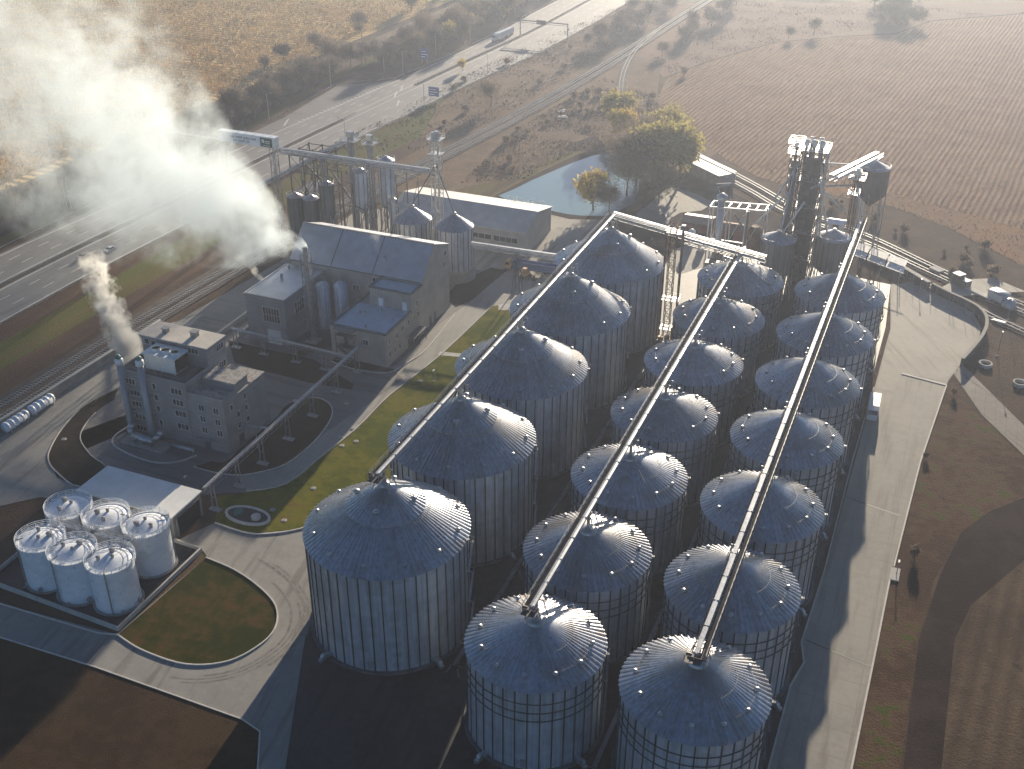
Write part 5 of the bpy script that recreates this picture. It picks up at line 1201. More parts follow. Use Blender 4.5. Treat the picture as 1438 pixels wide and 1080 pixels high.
# ------------------------------------------------------------------ small plant items
K = thing('retaining_wall', 'long grey concrete retaining wall between the railway and the left road, its top edge lit', 'wall', (-147.8, 60, 0))
b = MB(); b.ribbon([(-147.9, -60), (-147.7, 60), (-146.7, 97), (-146.3, 118)], .5, 0, 2.6); b.build('wall_body', M['conc'], K)
b = MB(); b.ribbon([(-147.9, -60), (-147.7, 60), (-146.7, 97), (-146.3, 118)], .8, 2.6, 2.8); b.build('coping', M['conc_light'], K)  # paler than the wall: light along its top painted into the coping
for i, (y0, y1, l) in enumerate(((59.6, 66.6, 'longer ribbed white tank lying by the retaining wall'), (67.8, 75, 'ribbed white tank by the retaining wall, the one nearer the process building'))):
    K = thing('ribbed_tank', l, 'tank', (-145.8, (y0+y1)/2, 0)); b = MB(); n = 5
    b.tube((-145.7, y0, 1.5), (-145.7, y1, 1.5), 1.15, 1.15, 20); b.build('shell', M['white'], K, True)
    for k in range(n):
        r_ = MB(); y = y0+.5+(y1-y0-1)*k/(n-1); r_.tube((-145.7, y-.28, 1.5), (-145.7, y+.28, 1.5), 1.3, 1.3, 20); r_.build('rib', M['white'], K, True)
    for y in (y0+1, y1-1): c = MB(); c.box(-145.7, y, .3, 2.2, .5, .6); c.build('cradle', M['conc'], K)
for x0, y0, x1, y1, l in ((-124.5, 150, -123.6, 122, 'pale low wall along the far side of the boiler house road'), (-129.5, 150, -128.8, 112, 'pale low wall along the railway side behind the boiler house')):
    b = MB(); b.ribbon([(x0, y0), (x1, y1)], .7, 0, 1.4); solo('low_wall', b, M['conc_light'], l, 'wall')
K = thing('hatch_island', 'oval kerbed gravel island with two round hatches on the lawn', 'kerbed island', (-75.4, 54.0, 0))
ov = [(-75.3+5.0*math.cos(t)*(1 if abs(math.cos(t)) < .8 else 1), 54.1+2.6*math.sin(t)) for t in [2*math.pi*k/36 for k in range(36)]]
b = MB(); b.flat(ov, .30); b.build('gravel_bed', GR['gravel'], K)
b = MB(); b.ribbon(ov+[ov[0]], .55, .08, .55); b.build('kerb', M['kerb'], K)
for i, (x, m_) in enumerate(((-77.5, 'teal'), (-73.2, 'conc_light'))):
    b = MB(); b.lathe(x, 54, [(1.0, .3), (1.0, .95), (.95, 1.0), (.1, 1.1)], 20); b.build('hatch', M[m_], K)
mh = proto('manhole_cover', 'round concrete manhole cover on the lawn', 'manhole', 'manhole covers on the lawn')
b = MB(); b.lathe(0, 0, [(.6, 0), (.6, .07), (.55, .09)], 20); b.build('ring', M['conc_light'], mh)
b = MB(); b.lathe(0, 0, [(.42, .09), (.42, .12), (.1, .13)], 16); b.build('lid', M['steel_grey'], mh)
for i, q in enumerate(((496, 602), (479, 614), (500, 620), (480, 626), (383, 716), (399, 731), (590, 535), (440, 686), (90, 617), (415, 563), (486, 567))):
    p = G(*q, .1); place(mh, i, (p.x, p.y, .1), rnd.random()*6)
lp = proto('lamp_post', 'grey lamp post on the brown margin beside the yard kerb', 'lamp post', 'lamp posts')
b = MB(); b.lathe(0, 0, [(.09, 0), (.06, 4.6)], 8); b.build('pole', M['steel_grey'], lp)
b = MB(); b.box(0, .35, 4.62, .35, .9, .14); b.build('lamp_head', M['offwhite'], lp)
b = MB(); b.box(0, 0, .1, .6, .6, .25); b.build('base', M['conc'], lp)
ll = [(51.6, 86.8, 1, 'lamp post beside the kerb break of the right-hand road'), (-64.6, 120.4, 1, 'lamp post on the lawn edge where the lane meets the loop road'), (66.9, 190, 2.6, 'tallest thin lamp post right of the curved wall'), (69, 214, 2.2, 'thin lamp post between the two tracks at the right edge of the photo'), (44.4, 224.5, 1.3, 'lamp post at the end of the railway buffer by the yard'), (-93.9, 58, .8, 'short lamp post by the kerb of the loop road')]
for i, (x, y, s, l) in enumerate(ll): place(lp, i, (x, y, .05), 0, l, (1, 1, .55*s+.1))
b = MB(); b.span(50.4, 84.6, .05, 52.2, 88.6, .28); solo('drain_slab', b, M['conc_light'], 'small pale slab by the kerb of the right-hand road', 'slab')
# curved retaining wall and loading bank by the right yard
bw_ = smooth_pts([(47.6, 226.6), (52.6, 222.2), (57.5, 218.6), (61, 214.9), (63, 210), (63.4, 204), (62.8, 198), (61.6, 192.5), (60.2, 187), (58.4, 180.6)], 4)
K = thing('curved_wall', 'dark curved retaining wall round the far corner of the concrete yard', 'wall', (61, 205, 0))
b = MB(); b.ribbon(bw_, .6, 0, 2.2); b.build('wall_body', M['steel_dark'], K); b = MB(); b.ribbon(bw_, .9, 2.2, 2.4); b.build('coping', M['conc'], K)
K = thing('loading_bank', 'straight dark loading bank with a pale top along the tracks, left of the slab crossing', 'wall', (35, 238, 0))
b = MB(); b.ribbon([(24.5, 250), (36, 238.4), (46.5, 227.2)], 1.2, 0, 2.2); b.build('wall_body', M['steel_dark'], K); b = MB(); b.ribbon([(24.5, 250), (36, 238.4), (46.6, 227.1)], 1.5, 2.2, 2.4); b.build('coping', M['conc_light'], K)
fp = proto('fence_post', 'thin post standing along the edge of the far yard', 'post', 'thin posts round the yard edge')
b = MB(); b.lathe(0, 0, [(.07, 0), (.05, 3.2), (.09, 3.22), (.02, 3.3)], 8); b.lathe(0, 0, [(.2, 0), (.2, .12), (.09, .2)], 10); b.build('shaft', M['steel_grey'], fp)
for i, (x, y) in enumerate(((40, 231.5), (42, 229.6), (47.4, 224), (49, 222.6), (53, 218), (54, 217.2), (57.4, 213.6), (59.6, 211), (61.2, 206))): place(fp, i, (x, y, .1), 0)
b = MB(); b.lathe(0, 0, [(1.5, 0), (1.6, .5), (1.3, .6), (1.2, .2)], 24, 0, False)
for i, (x, y, l) in enumerate(((64.2, 183.4, 'pale open concrete ring on the rough ground beside the slab path'), (72.6, 176, 'pale concrete ring half hidden in the dry grass at the right edge'))):
    q = MB(); q.lathe(x, y, [(1.7, 0), (1.7, .9), (1.35, .9), (1.3, .1)], 26, 0, False); o = solo('concrete_ring', q, M['conc_light'], l, 'concrete ring')
K = thing('sheet_stack', 'small stack of bright sheets beside the tracks right of the curved wall', 'stack', (66, 213, 0)); b = MB()
for i in range(4): b.box(66+i*.3, 212-i*.2, .15+i*.16, 3.2, 1.2, .12, -.6+i*.1)
b.build('sheet', M['offwhite'], K); b = MB(); b.box(66.2, 212, .05, 3.0, .3, .1, -.6); b.build('bearer', M['bark'], K)
K = thing('site_hut', 'pale hut with a domed tarpaulin between the tracks at the right edge', 'hut', (66.5, 226, 0))
b = MB(); b.box(66, 226.8, 1.4, 5, 3.4, 2.4, -.7); b.build('wall', M['offwhite'], K); b = MB(); b.box(66, 226.8, 2.7, 5.4, 3.8, .2, -.7); b.lathe(69, 223.6, [(2.1, 0), (2.0, 1.4), (1.2, 2.3), (.1, 2.6)], 18); b.build('roof', M['galv'], K, True)
K = thing('signal_box', 'small dark railcar mover with a pale roof on the branch track by the slab crossing', 'rail vehicle', (55.4, 232, 0))
b = MB(); b.box(55.4, 232.6, 1.7, 5.2, 2.6, 2.0, -.68); b.box(54.4, 233.4, 3.1, 2.4, 2.4, 1.2, -.68); b.build('body', M['steel_dark'], K)
b = MB(); b.box(54.4, 233.4, 3.8, 2.8, 2.8, .16, -.68); b.box(56.9, 231.4, 2.8, 1.6, 2.2, .14, -.68); b.build('cab_roof', M['offwhite'], K)
for i in range(4):
    c = Vector((55.4, 232.6))+Vector((math.cos(-.68), math.sin(-.68)))*(-1.6 if i < 2 else 1.6)+Vector((math.sin(.68), math.cos(.68)))*(-.8 if i % 2 else .8)
    w = MB(); w.tube((c.x-.1, c.y-.12, .75), (c.x+.1, c.y+.12, .75), .45, .45, 14); w.build('wheel', M['tyre'], K)
for i, (x, y, l) in enumerate(((47.9, 241.5, 'short pale slab panel lying left of the rail vehicle'), (61, 228.3, 'long pale slab panel lying right of the rail vehicle'))):
    b = MB(); b.box(x, y, .75, 4 if i == 0 else 9, 2.2, .3, -.68); solo('slab_panel', b, M['conc_light'], l, 'slab')
for i, (x, y, l) in enumerate(((-128.4, 249, 'heap of dark pallets in front of the warehouse back wall'), (-117, 357, 'white culvert head at the railway embankment'), (-113, 349, 'broken white concrete pieces below the culvert head'))):
    b = MB()
    for k in range(5): b.box(x+rnd.uniform(-1.6, 1.6), y+rnd.uniform(-1.6, 1.6), .3+.2*k, rnd.uniform(1, 3.2), rnd.uniform(.6, 1.6), .35, rnd.uniform(0, 3))
    solo('rubble_pile' if i else 'pallet_heap', b, M['conc_light'] if i else M['rust'], l, 'rubble' if i else 'heap')
# ------------------------------------------------------------------ vehicles
M['glass_v'] = M['glass']
M['car_silver'] = mat('silver_car_paint', (.55, .56, .58), .25, .6, .05); M['car_grey'] = mat('grey_car_paint', (.2, .2, .21), .3, .5, .05); M['truck_white'] = mat('white_truck_sheet', (.72, .73, .74), .35, 0, .06, .3)
M['lamp_red'] = mat('red_lamp_glass', (.35, .02, .02), .3, 0, .05); M['lamp_white'] = mat('clear_lamp_glass', (.7, .7, .68), .2, 0, .05)
def prof_body(mb, prof, w, mi=0, taper=0.0):
    """extrude a side profile (y, z) across width w"""
    n = len(prof); vs = [(-w/2+ (taper if z > .95 else 0), y, z) for y, z in prof]+[(w/2-(taper if z > .95 else 0), y, z) for y, z in prof]
    mb.add(vs, [tuple(range(n)), tuple(range(2*n-1, n-1, -1))]+[(i, n+i, n+(i+1) % n, (i+1) % n) for i in range(n)], mi)
def wheel(parent, x, y, r=.33, w=.22):
    t = MB(); t.tube((x-w/2, y, r), (x+w/2, y, r), r, r, 16); o = t.build('wheel', M['tyre'], parent)
    s = 1 if x > 0 else -1; h = MB(); h.tube((x+s*w*.5, y, r), (x+s*(w*.5+.02), y, r), r*.6, r*.6, 12); h.build('rim', M['galv'], o)
def car(label, loc, rz, paint):
    K = thing('parked_car' if False else 'car', label, 'car', (0, 0, 0)); b = MB()
    prof_body(b, [(-2.2, .35), (-2.2, .8), (-2.0, .95), (-1.5, 1.0), (-.9, 1.42), (.5, 1.45), (1.25, .98), (2.05, .82), (2.25, .6), (2.22, .35)], 1.75, 0, .14); b.build('body', paint, K)
    g = MB()
    for s in (-1, 1): g.add([(s*.80, -1.25, 1.0), (s*.80, 1.0, 1.0), (s*.745, .45, 1.38), (s*.745, -.85, 1.37)], [(0, 1, 2, 3) if s > 0 else (3, 2, 1, 0)])
    g.add([(-.68, 1.24, 1.0), (.68, 1.24, 1.0), (.62, .55, 1.43), (-.62, .55, 1.43)], [(0, 1, 2, 3)]); g.add([(-.68, -1.49, 1.03), (.68, -1.49, 1.03), (.62, -.95, 1.40), (-.62, -.95, 1.40)], [(3, 2, 1, 0)])
    g.build('window', M['glass'], K)
    for x in (-.84, .84):
        for y in (-1.35, 1.4): wheel(K, x, y)
    for s in (-.6, .6):
        l = MB(); l.box(s, 2.22, .66, .35, .08, .16); l.build('headlight', M['lamp_white'], K); l = MB(); l.box(s, -2.2, .74, .35, .06, .16); l.build('tail_light', M['lamp_red'], K)
    K.location = loc; K.rotation_euler = (0, 0, rz); return K
c = G(156, 352.5, .2); car('silver car driving on the near side of the highway', (c.x-.4, c.y, .1), math.pi, M['car_silver'])
c = G(117, 362, .2); car('dark car on the highway, half veiled by the steam plume', (c.x, c.y, .1), math.pi, M['car_grey'])
def truck(name, label, cat, loc, rz, L, paint, boxm, h=3.9, tipper=False):
    K = thing(name, label, cat, (0, 0, 0))
    b = MB(); prof_body(b, [(L/2-2.4, .7), (L/2-2.4, 3.3), (L/2-2.0, 3.55), (L/2-.7, 3.3), (L/2-.05, 2.2), (L/2, .7)], 2.4); cab = b.build('cab', paint, K)
    g = MB(); g.add([(-1.1, L/2-.55, 3.08), (1.1, L/2-.55, 3.08), (1.1, L/2-.04, 2.25), (-1.1, L/2-.04, 2.25)], [(0, 1, 2, 3)][::1])
    for s in (-1, 1): g.add([(s*1.21, L/2-1.9, 2.1), (s*1.21, L/2-.5, 2.1), (s*1.21, L/2-.9, 2.95), (s*1.21, L/2-1.9, 2.95)], [(0, 1, 2, 3)])
    g.build('window', M['glass'], cab)
    b = MB()
    if tipper:
        z0, z1, w = 1.2, h, 1.27; y0, y1 = -L/2, L/2-3.0
        b.add([(-w, y0, z0), (w, y0, z0), (w, y1, z0), (-w, y1, z0), (-w, y0-.2, z1), (w, y0-.2, z1), (w, y1, z1), (-w, y1, z1), (-w+.1, y0-.1, z1), (w-.1, y0-.1, z1), (w-.1, y1-.1, z1), (-w+.1, y1-.1, z1), (-w+.1, y0, z1-.5), (w-.1, y0, z1-.5), (w-.1, y1-.1, z1-.5), (-w+.1, y1-.1, z1-.5)],
              [(3, 2, 1, 0), (0, 1, 5, 4), (1, 2, 6, 5), (2, 3, 7, 6), (3, 0, 4, 7), (4, 5, 9, 8), (5, 6, 10, 9), (6, 7, 11, 10), (7, 4, 8, 11), (8, 9, 13, 12), (9, 10, 14, 13), (10, 11, 15, 14), (11, 8, 12, 15), (12, 13, 14, 15)])
        for i in range(int((y1-y0)/1.2)+1): b.box(1.3, y0+i*1.2, (z0+z1)/2, .1, .14, z1-z0); b.box(-1.3, y0+i*1.2, (z0+z1)/2, .1, .14, z1-z0)
    else:
        b.span(-1.27, -L/2, 1.15, 1.27, L/2-2.9, h)
        for i in range(int((L-2.9)/2.6)): b.span(-1.29, -L/2+1.3+i*2.6, 1.15, 1.29, -L/2+1.4+i*2.6, h+.02)
    b.build('trailer_body', boxm, K)
    b = MB(); b.span(-.5, -L/2+.2, .75, .5, L/2-.4, 1.12); b.build('chassis', M['steel_dark'], K)
    for y in (-L/2+1.4, -L/2+2.7, -L/2+4.0, L/2-4.2, L/2-1.2):
        for x in (-1.05, 1.05): wheel(K, x, y, .5, .35)
    for s in (-.9, .9): l = MB(); l.box(s, L/2+.02, .95, .4, .08, .22); l.build('headlight', M['lamp_white'], cab)
    K.location = loc; K.rotation_euler = (0, 0, rz); return K
truck('lorry', 'long white lorry driving on the far part of the highway', 'lorry', (-196.2, 479, .1), math.pi+R_(-5), 22, M['truck_white'], M['truck_white'])
truck('tipper_trailer', 'long blue tipper lorry parked under the conveyor bridge beside the warehouse', 'lorry', (-66.5, 192.2, .1), math.pi/2+R_(4), 17, M['orange'], M['blue'], 3.4, True)
truck('tipper_lorry', 'white-topped lorry parked in the shadow beside the right silo row', 'lorry', (40.0, 147.2, .1), math.pi+R_(2), 9.5, M['truck_white'], M['offwhite'], 3.2)
K = thing('wheel_loader', 'faded orange wheel loader beside the blue tipper lorry', 'loader', (-66.5, 187.6, 0))
b = MB(); b.span(-67.6, 186.6, 1, -65.4, 188.8, 2.2); b.span(-67.2, 187.0, 2.2, -66.0, 188.4, 3.4); b.build('body', M['orange'], K)
b = MB(); b.bar((-65.6, 187.2, 1.6), (-63.8, 187.2, .8), .25); b.bar((-65.6, 188.3, 1.6), (-63.8, 188.3, .8), .25); b.add([(-63.8, 186.4, .2), (-63.8, 189, .2), (-62.8, 189, .3), (-62.8, 186.4, .3), (-63.8, 186.4, 1.3), (-63.8, 189, 1.3)], [(0, 1, 2, 3), (1, 0, 4, 5)]); b.build('bucket_arm', M['rust'], K)
for x in (-67.3, -65.6):
    for y in (186.7, 188.7): 
        t = MB(); t.tube((x, y-.3, .75), (x, y+.3, .75), .75, .75, 14); t.build('wheel', M['tyre'], K)

# ------------------------------------------------------------------ highway furniture
def guard(label, pts):
    K = thing('guard_rail', label, 'guard rail', (*pts[0], 0)); b = MB()
    for a, c in zip(pts[:-1], pts[1:]): b.bar((*a, .75), (*c, .75), .1, .34)
    b.build('rail', M['galv'], K); b = MB()
    for a, c in zip(pts[:-1], pts[1:]):
        L = (Vector(c)-Vector(a)).length
        for i in range(int(L/4)): q = Vector(a)+(Vector(c)-Vector(a))*(i*4/L); b.box(q.x, q.y, .4, .16, .12, .8)
    b.build('posts', M['steel_grey'], K)
guard('guard rail along the near edge of the highway', [(hx(1, y)+.6, y) for y in range(-120, 781, 50)])
guard('guard rail along the far edge of the highway, beside the tree belt', [(-228.4, y) for y in range(-120, 281, 50)])
guard('guard rail round the lay-by and the far edge beyond it', [(-226.5, 296), (-228.5, 330), (-230.5, 356), (-219, 369.5), (-210, 377.5)]+[(hx(0, y)-.9, y) for y in range(400, 721, 40)])
guard('guard rail in the middle of the highway, near part', [(hx(.5, y), y) for y in range(-120, 321, 40)])
guard('guard rail in the middle of the highway, beyond the gap', [(hx(.5, y), y) for y in range(372, 780, 40)])
K = thing('sign_gantry', 'sign gantry spanning the far part of the highway', 'sign gantry', (-175, 490, 0))
gy = 489; b = MB()
for x in (hx(.45, gy), hx(1, gy)+1.5):
    b.bar((x, gy, 0), (x, gy, 8.4), .5)
b.bar((hx(.45, gy), gy, 8.3), (hx(1, gy)+1.5, gy, 8.3), .5, .6); b.bar((hx(.45, gy), gy, 7.2), (hx(1, gy)+1.5, gy, 7.2), .25); b.build('frame', M['steel_grey'], K)
b = MB(); b.box(hx(.72, gy), gy-.4, 8.0, 5.5, .15, 2.4); b.build('sign_panel', M['rust'], K)
def sign(label, x, y, w, h, zb, m):
    K = thing('road_sign', label, 'road sign', (x, y, 0)); b = MB()
    for s in (-w*.3, w*.3): b.lathe(x+s, y, [(.1, 0), (.1, zb+h)], 8)
    b.build('post', M['galv'], K); b = MB(); b.box(x, y-.15, zb+h/2, w, .1, h); p = b.build('panel', M[m], K)
    b = MB(); 
    for z, l in ((.72, .6), (.45, .75), (.2, .5)): b.box(x-w*(.8-l)/2, y-.22, zb+h*z, w*l, .03, h*.08)
    b.build('panel_text', M['offwhite'], p)
sign('blue road sign on the near verge of the highway, its back to the grass', -176.6, 352, 5.2, 4.2, 2.0, 'signblue')
sign('grey-blue road sign beyond the highway, in front of the tree belt', -210.5, 411, 4.6, 5.0, 2.4, 'signblue')
pp = proto('utility_pole', 'tall thin lighting pole along the far edge of the highway', 'pole', 'lighting poles beside the highway')
b = MB(); b.lathe(0, 0, [(.16, 0), (.09, 11)], 8); b.build('shaft', M['conc_light'], pp); b = MB(); b.bar((0, 0, 10.9), (2.4, 0, 11.5), .1); b.box(2.6, 0, 11.5, .9, .3, .15); b.build('arm', M['steel_grey'], pp)
for i, q in enumerate(((100, 292), (95, 296), (280, 222), (378, 167), (465, 124), (566, 105), (540, 112), (612, 78), (660, 62))):
    p = G(*q); place(pp, i, (p.x, p.y, 0), rnd.uniform(-.2, .2))
np_ = [(-180, 278), (-174.6, 338), (-170, 398)]
for x, y in np_: place(pp, 1, (x, y, 0), math.pi, 'tall thin lighting pole along the near edge of the highway')

# ------------------------------------------------------------------ trees
def leafmat(name, c1, c2):
    m, nt, out = _nt(name); v = _coord(nt); oi = _n(nt, 'ShaderNodeObjectInfo').outputs['Random']
    f = _noise(nt, v, .35, 3, .6); c = _mix(nt, _ramp(nt, _math(nt, 'ADD', _math(nt, 'MULTIPLY', f, .8), _math(nt, 'MULTIPLY', oi, .2)), .35, .7), c1, c2)
    b = _n(nt, 'ShaderNodeBsdfDiffuse'); nt.links.new(c, b.inputs['Color']); tr = _n(nt, 'ShaderNodeBsdfTranslucent'); nt.links.new(c, tr.inputs['Color'])
    mx_ = _n(nt, 'ShaderNodeMixShader'); mx_.inputs[0].default_value = .4; nt.links.new(b.outputs[0], mx_.inputs[1]); nt.links.new(tr.outputs[0], mx_.inputs[2]); nt.links.new(mx_.outputs[0], out.inputs['Surface']); return m
M['leaf_yellow'] = leafmat('yellow_autumn_leaf', (.48, .35, .07), (.62, .48, .13)); M['leaf_olive'] = leafmat('fading_willow_leaf', (.36, .31, .11), (.50, .43, .17))
M['leaf_brown'] = leafmat('thin_brown_twigs', (.17, .14, .105), (.26, .21, .15)); M['leaf_grey'] = leafmat('bare_grey_twigs', (.11, .095, .085), (.165, .14, .12)); M['leaf_green'] = leafmat('dark_green_leaf', (.05, .06, .02), (.09, .09, .03))
def make_tree(name, label, cat, group, h, cr, leaf, ncards, card, bare, seed, crown_z=.55, squash=1.0):
    r = random.Random(seed); t = proto(name, label, cat, group)
    tb = MB(); tips = []
    def limb(p, d, L, rad, lev):
        q = p+d*L; tb.tube(p, q, rad, rad*.62, 7 if lev == 0 else 5, 0, False)
        if lev >= 3: tips.append(q); return
        if lev >= 1: tips.append((p+q)/2)
        k = 3 if lev < 2 else 2
        for i in range(k+(lev == 0)):
            a = r.uniform(0, 2*math.pi); sp = r.uniform(.35, .85) if lev else r.uniform(.3, .75)
            nd = (d+Vector((math.cos(a)*sp, math.sin(a)*sp, r.uniform(-.05, .25)))).normalized(); limb(q, nd, L*r.uniform(.55, .78), rad*.55, lev+1)
    limb(Vector((0, 0, -.2)), Vector((r.uniform(-.06, .06), r.uniform(-.06, .06), 1)).normalized(), h*.34, h*.022+.05, 0)
    tb.build('trunk', M['bark'], t)
    cb = MB(); ctr = [q+Vector((r.uniform(-1, 1), r.uniform(-1, 1), r.uniform(-.6, .9)))*cr*.18 for q in tips]
    for i in range(ncards):
        c0 = r.choice(ctr); sp = cr*(.22 if not bare else .30)
        p = c0+Vector((r.gauss(0, sp), r.gauss(0, sp), r.gauss(0, sp*.8)*squash))
        if p.z < h*.12: continue
        u = Vector((r.gauss(0, 1), r.gauss(0, 1), r.gauss(0, 1))).normalized(); w = u.cross(Vector((r.gauss(0, 1), r.gauss(0, 1), r.gauss(0, 1)))).normalized()
        if bare:
            u = (p-Vector((0, 0, h*.3))).normalized()*.7+u*.6; u.normalize(); w = u.cross(Vector((r.gauss(0, 1), r.gauss(0, 1), r.gauss(0, 1)))).normalized()
            L, B = card*r.uniform(.8, 1.8), card*.13
        else: L, B = card*r.uniform(.6, 1.3), card*r.uniform(.4, .8)
        cb.add([p-w*B/2, p+w*B/2, p+w*B*.4+u*L, p-w*B*.4+u*L], [(0, 1, 2, 3)])
    cb.build('crown', M[leaf], t); return t
BARE_L = 'bare grey-brown tree in the belt between the highway and the maize field'
b1 = [make_tree('bare_tree', BARE_L, 'tree', 'bare trees in the belt beside the highway', h, cr, lf, 1500, 1.0, True, sd) for h, cr, lf, sd in ((11, 3.6, 'leaf_grey', 1), (9, 3.2, 'leaf_brown', 2), (12.5, 4.0, 'leaf_brown', 3), (7, 2.8, 'leaf_grey', 4))]
spots = []; y = 120
while y < 690:
    for _ in range(3):
        lo, hi = (-246, -233) if y < 300 else ((-247, -236) if y < 400 else (hx(0, y)-34, hx(0, y)-6))
        x = rnd.uniform(lo, hi)
        if mnoise.noise((x*.05, y*.03, 3)) > -.35: spots.append((x, y+rnd.uniform(-3, 3)))
    y += 8.0
for i in range(16): spots.append((rnd.uniform(-278, -266), rnd.uniform(360, 640)))
for i, (x, yy) in enumerate(spots): place(b1[i % 4], i >= 4, (x, yy, 0), rnd.uniform(0, 6.28), None, rnd.uniform(.7, 1.35))
b1b = [make_tree('bare_tree', 'bare tree in the dark wood beside the far bend of the railway', 'tree', 'bare trees beside the far bend of the railway', h, cr, 'leaf_grey', 900, 1.1, True, sd) for h, cr, sd in ((9, 3.2, 21), (7, 2.8, 22))]
for i in range(36):
    yy = rnd.uniform(470, 640); place(b1b[i % 2], i >= 2, (rnd.uniform(-150, -130) if i % 3 else rnd.uniform(-108, -96), yy, 0), rnd.uniform(0, 6), None, rnd.uniform(.7, 1.3))
b1c = make_tree('bare_tree', 'bare tree in the clump beyond the far edge of the harvested field', 'tree', 'bare trees beyond the harvested field', 9, 3.4, 'leaf_green', 900, 1.1, True, 31)
for i in range(26):
    a = G(rnd.uniform(1225, 1300), rnd.uniform(2, 40)) if i < 24 else G(rnd.uniform(1090, 1220), rnd.uniform(44, 54)); place(b1c, i, (a.x, a.y, 0), rnd.uniform(0, 6), None, rnd.uniform(.6, 1.2))
yt = make_tree('yellow_tree', 'x', 'tree', 'yellow trees in the belt', 11, 4.0, 'leaf_yellow', 1900, .75, False, 5)
for i, (q, s, l) in enumerate((((628, 62), 1.15, 'bright yellow tree standing out of the bare belt beyond the highway'), ((655, 42), .9, 'smaller yellow tree just beyond the brightest yellow one'), ((708, 30), .75, 'pale yellow tree behind the white lorry'), ((650, 100), .55, 'low yellow bush at the belt edge behind the grey-blue road sign'))):
    p = G(*q); place(yt, i, (p.x, p.y, 0), i, l, s)
wt = [make_tree('willow_tree', 'x', 'tree', 'willows round the pond', 15, 6.2, 'leaf_olive', 4200, .85, False, 7), make_tree('willow_tree', 'x', 'tree', 'willows round the pond', 11, 4.8, 'leaf_yellow', 3600, .75, False, 8), make_tree('bare_tree', 'x', 'tree', 'bare trees round the pond', 14, 5.8, 'leaf_brown', 3800, 1.0, True, 9)]
wl_ = [(1, (833, 296), .95, 'lone yellow willow on the near bank of the pond'), (0, (955, 258), 1.25, 'largest olive willow, at the right end of the clump beyond the pond'), (0, (915, 262), 1.2, 'olive willow left of the largest one, behind the pond'), (2, (893, 262), 1.15, 'bare tree leaning over the right corner of the pond'), (2, (905, 240), 1.2, 'bare tree in the middle of the clump behind the pond'), (1, (868, 200), 1.0, 'yellowish willow at the left end of the clump behind the pond'), (0, (862, 185), .9, 'pale willow farthest left behind the pond, by the curving track'), (2, (880, 275), .9, 'bare grey tree on the right bank next to the water'), (0, (935, 225), 1.05, 'olive willow at the back of the clump near the branch track'), (2, (925, 285), .75, 'thin bare tree between the clump and the pale pad'), (2, (855, 300), .6, 'small bare tree behind the lone yellow willow')]
used = {0: 0, 1: 0, 2: 0}
for k, q, s, l in wl_:
    p = G(*q); place(wt[k], used[k], (p.x, p.y, 0), rnd.uniform(0, 6), l, s*1.3); used[k] += 1
lone = make_tree('bare_tree', 'bare tree beside the near edge of the highway, before the gantry', 'tree', 'single trees', 12, 4.4, 'leaf_brown', 1700, 1.0, True, 12)
p = G(690, 150); place(lone, 0, (p.x, p.y, 0), 1)
sh = make_tree('round_shrub', 'x', 'shrub', 'single shrubs', 3.2, 1.7, 'leaf_brown', 700, .4, False, 14)
for i, (x, yy, s, l) in enumerate(((54.4, 93.6, .9, 'dark round bush on the brown margin beyond the lamp post'), (57.6, 164.4, .6, 'low green-brown bush by the corner of the slab path'), (53.4, 132, .5, 'small tuft of bush against the yard kerb'), (-84, 440, 1.3, 'pale round bush beside the far track'))): place(sh, i, (x, yy, 0), i, l, s)
gs = make_tree('low_bush', 'low bush in the rough ground along the ditch and railway', 'bush', 'low bushes in the rough ground', 2.2, 1.6, 'leaf_brown', 320, .55, False, 16)
for i in range(70):
    z = rnd.choice(WZ[:3]); xs = [a for a, b in z]; ys = [b for a, b in z]
    for _ in range(30):
        x, yy = rnd.uniform(min(xs), max(xs)), rnd.uniform(min(ys), max(ys))
        if inside(z, x, yy): break
    place(gs, i, (x, yy, 0), rnd.uniform(0, 6), None, rnd.uniform(.5, 1.5))
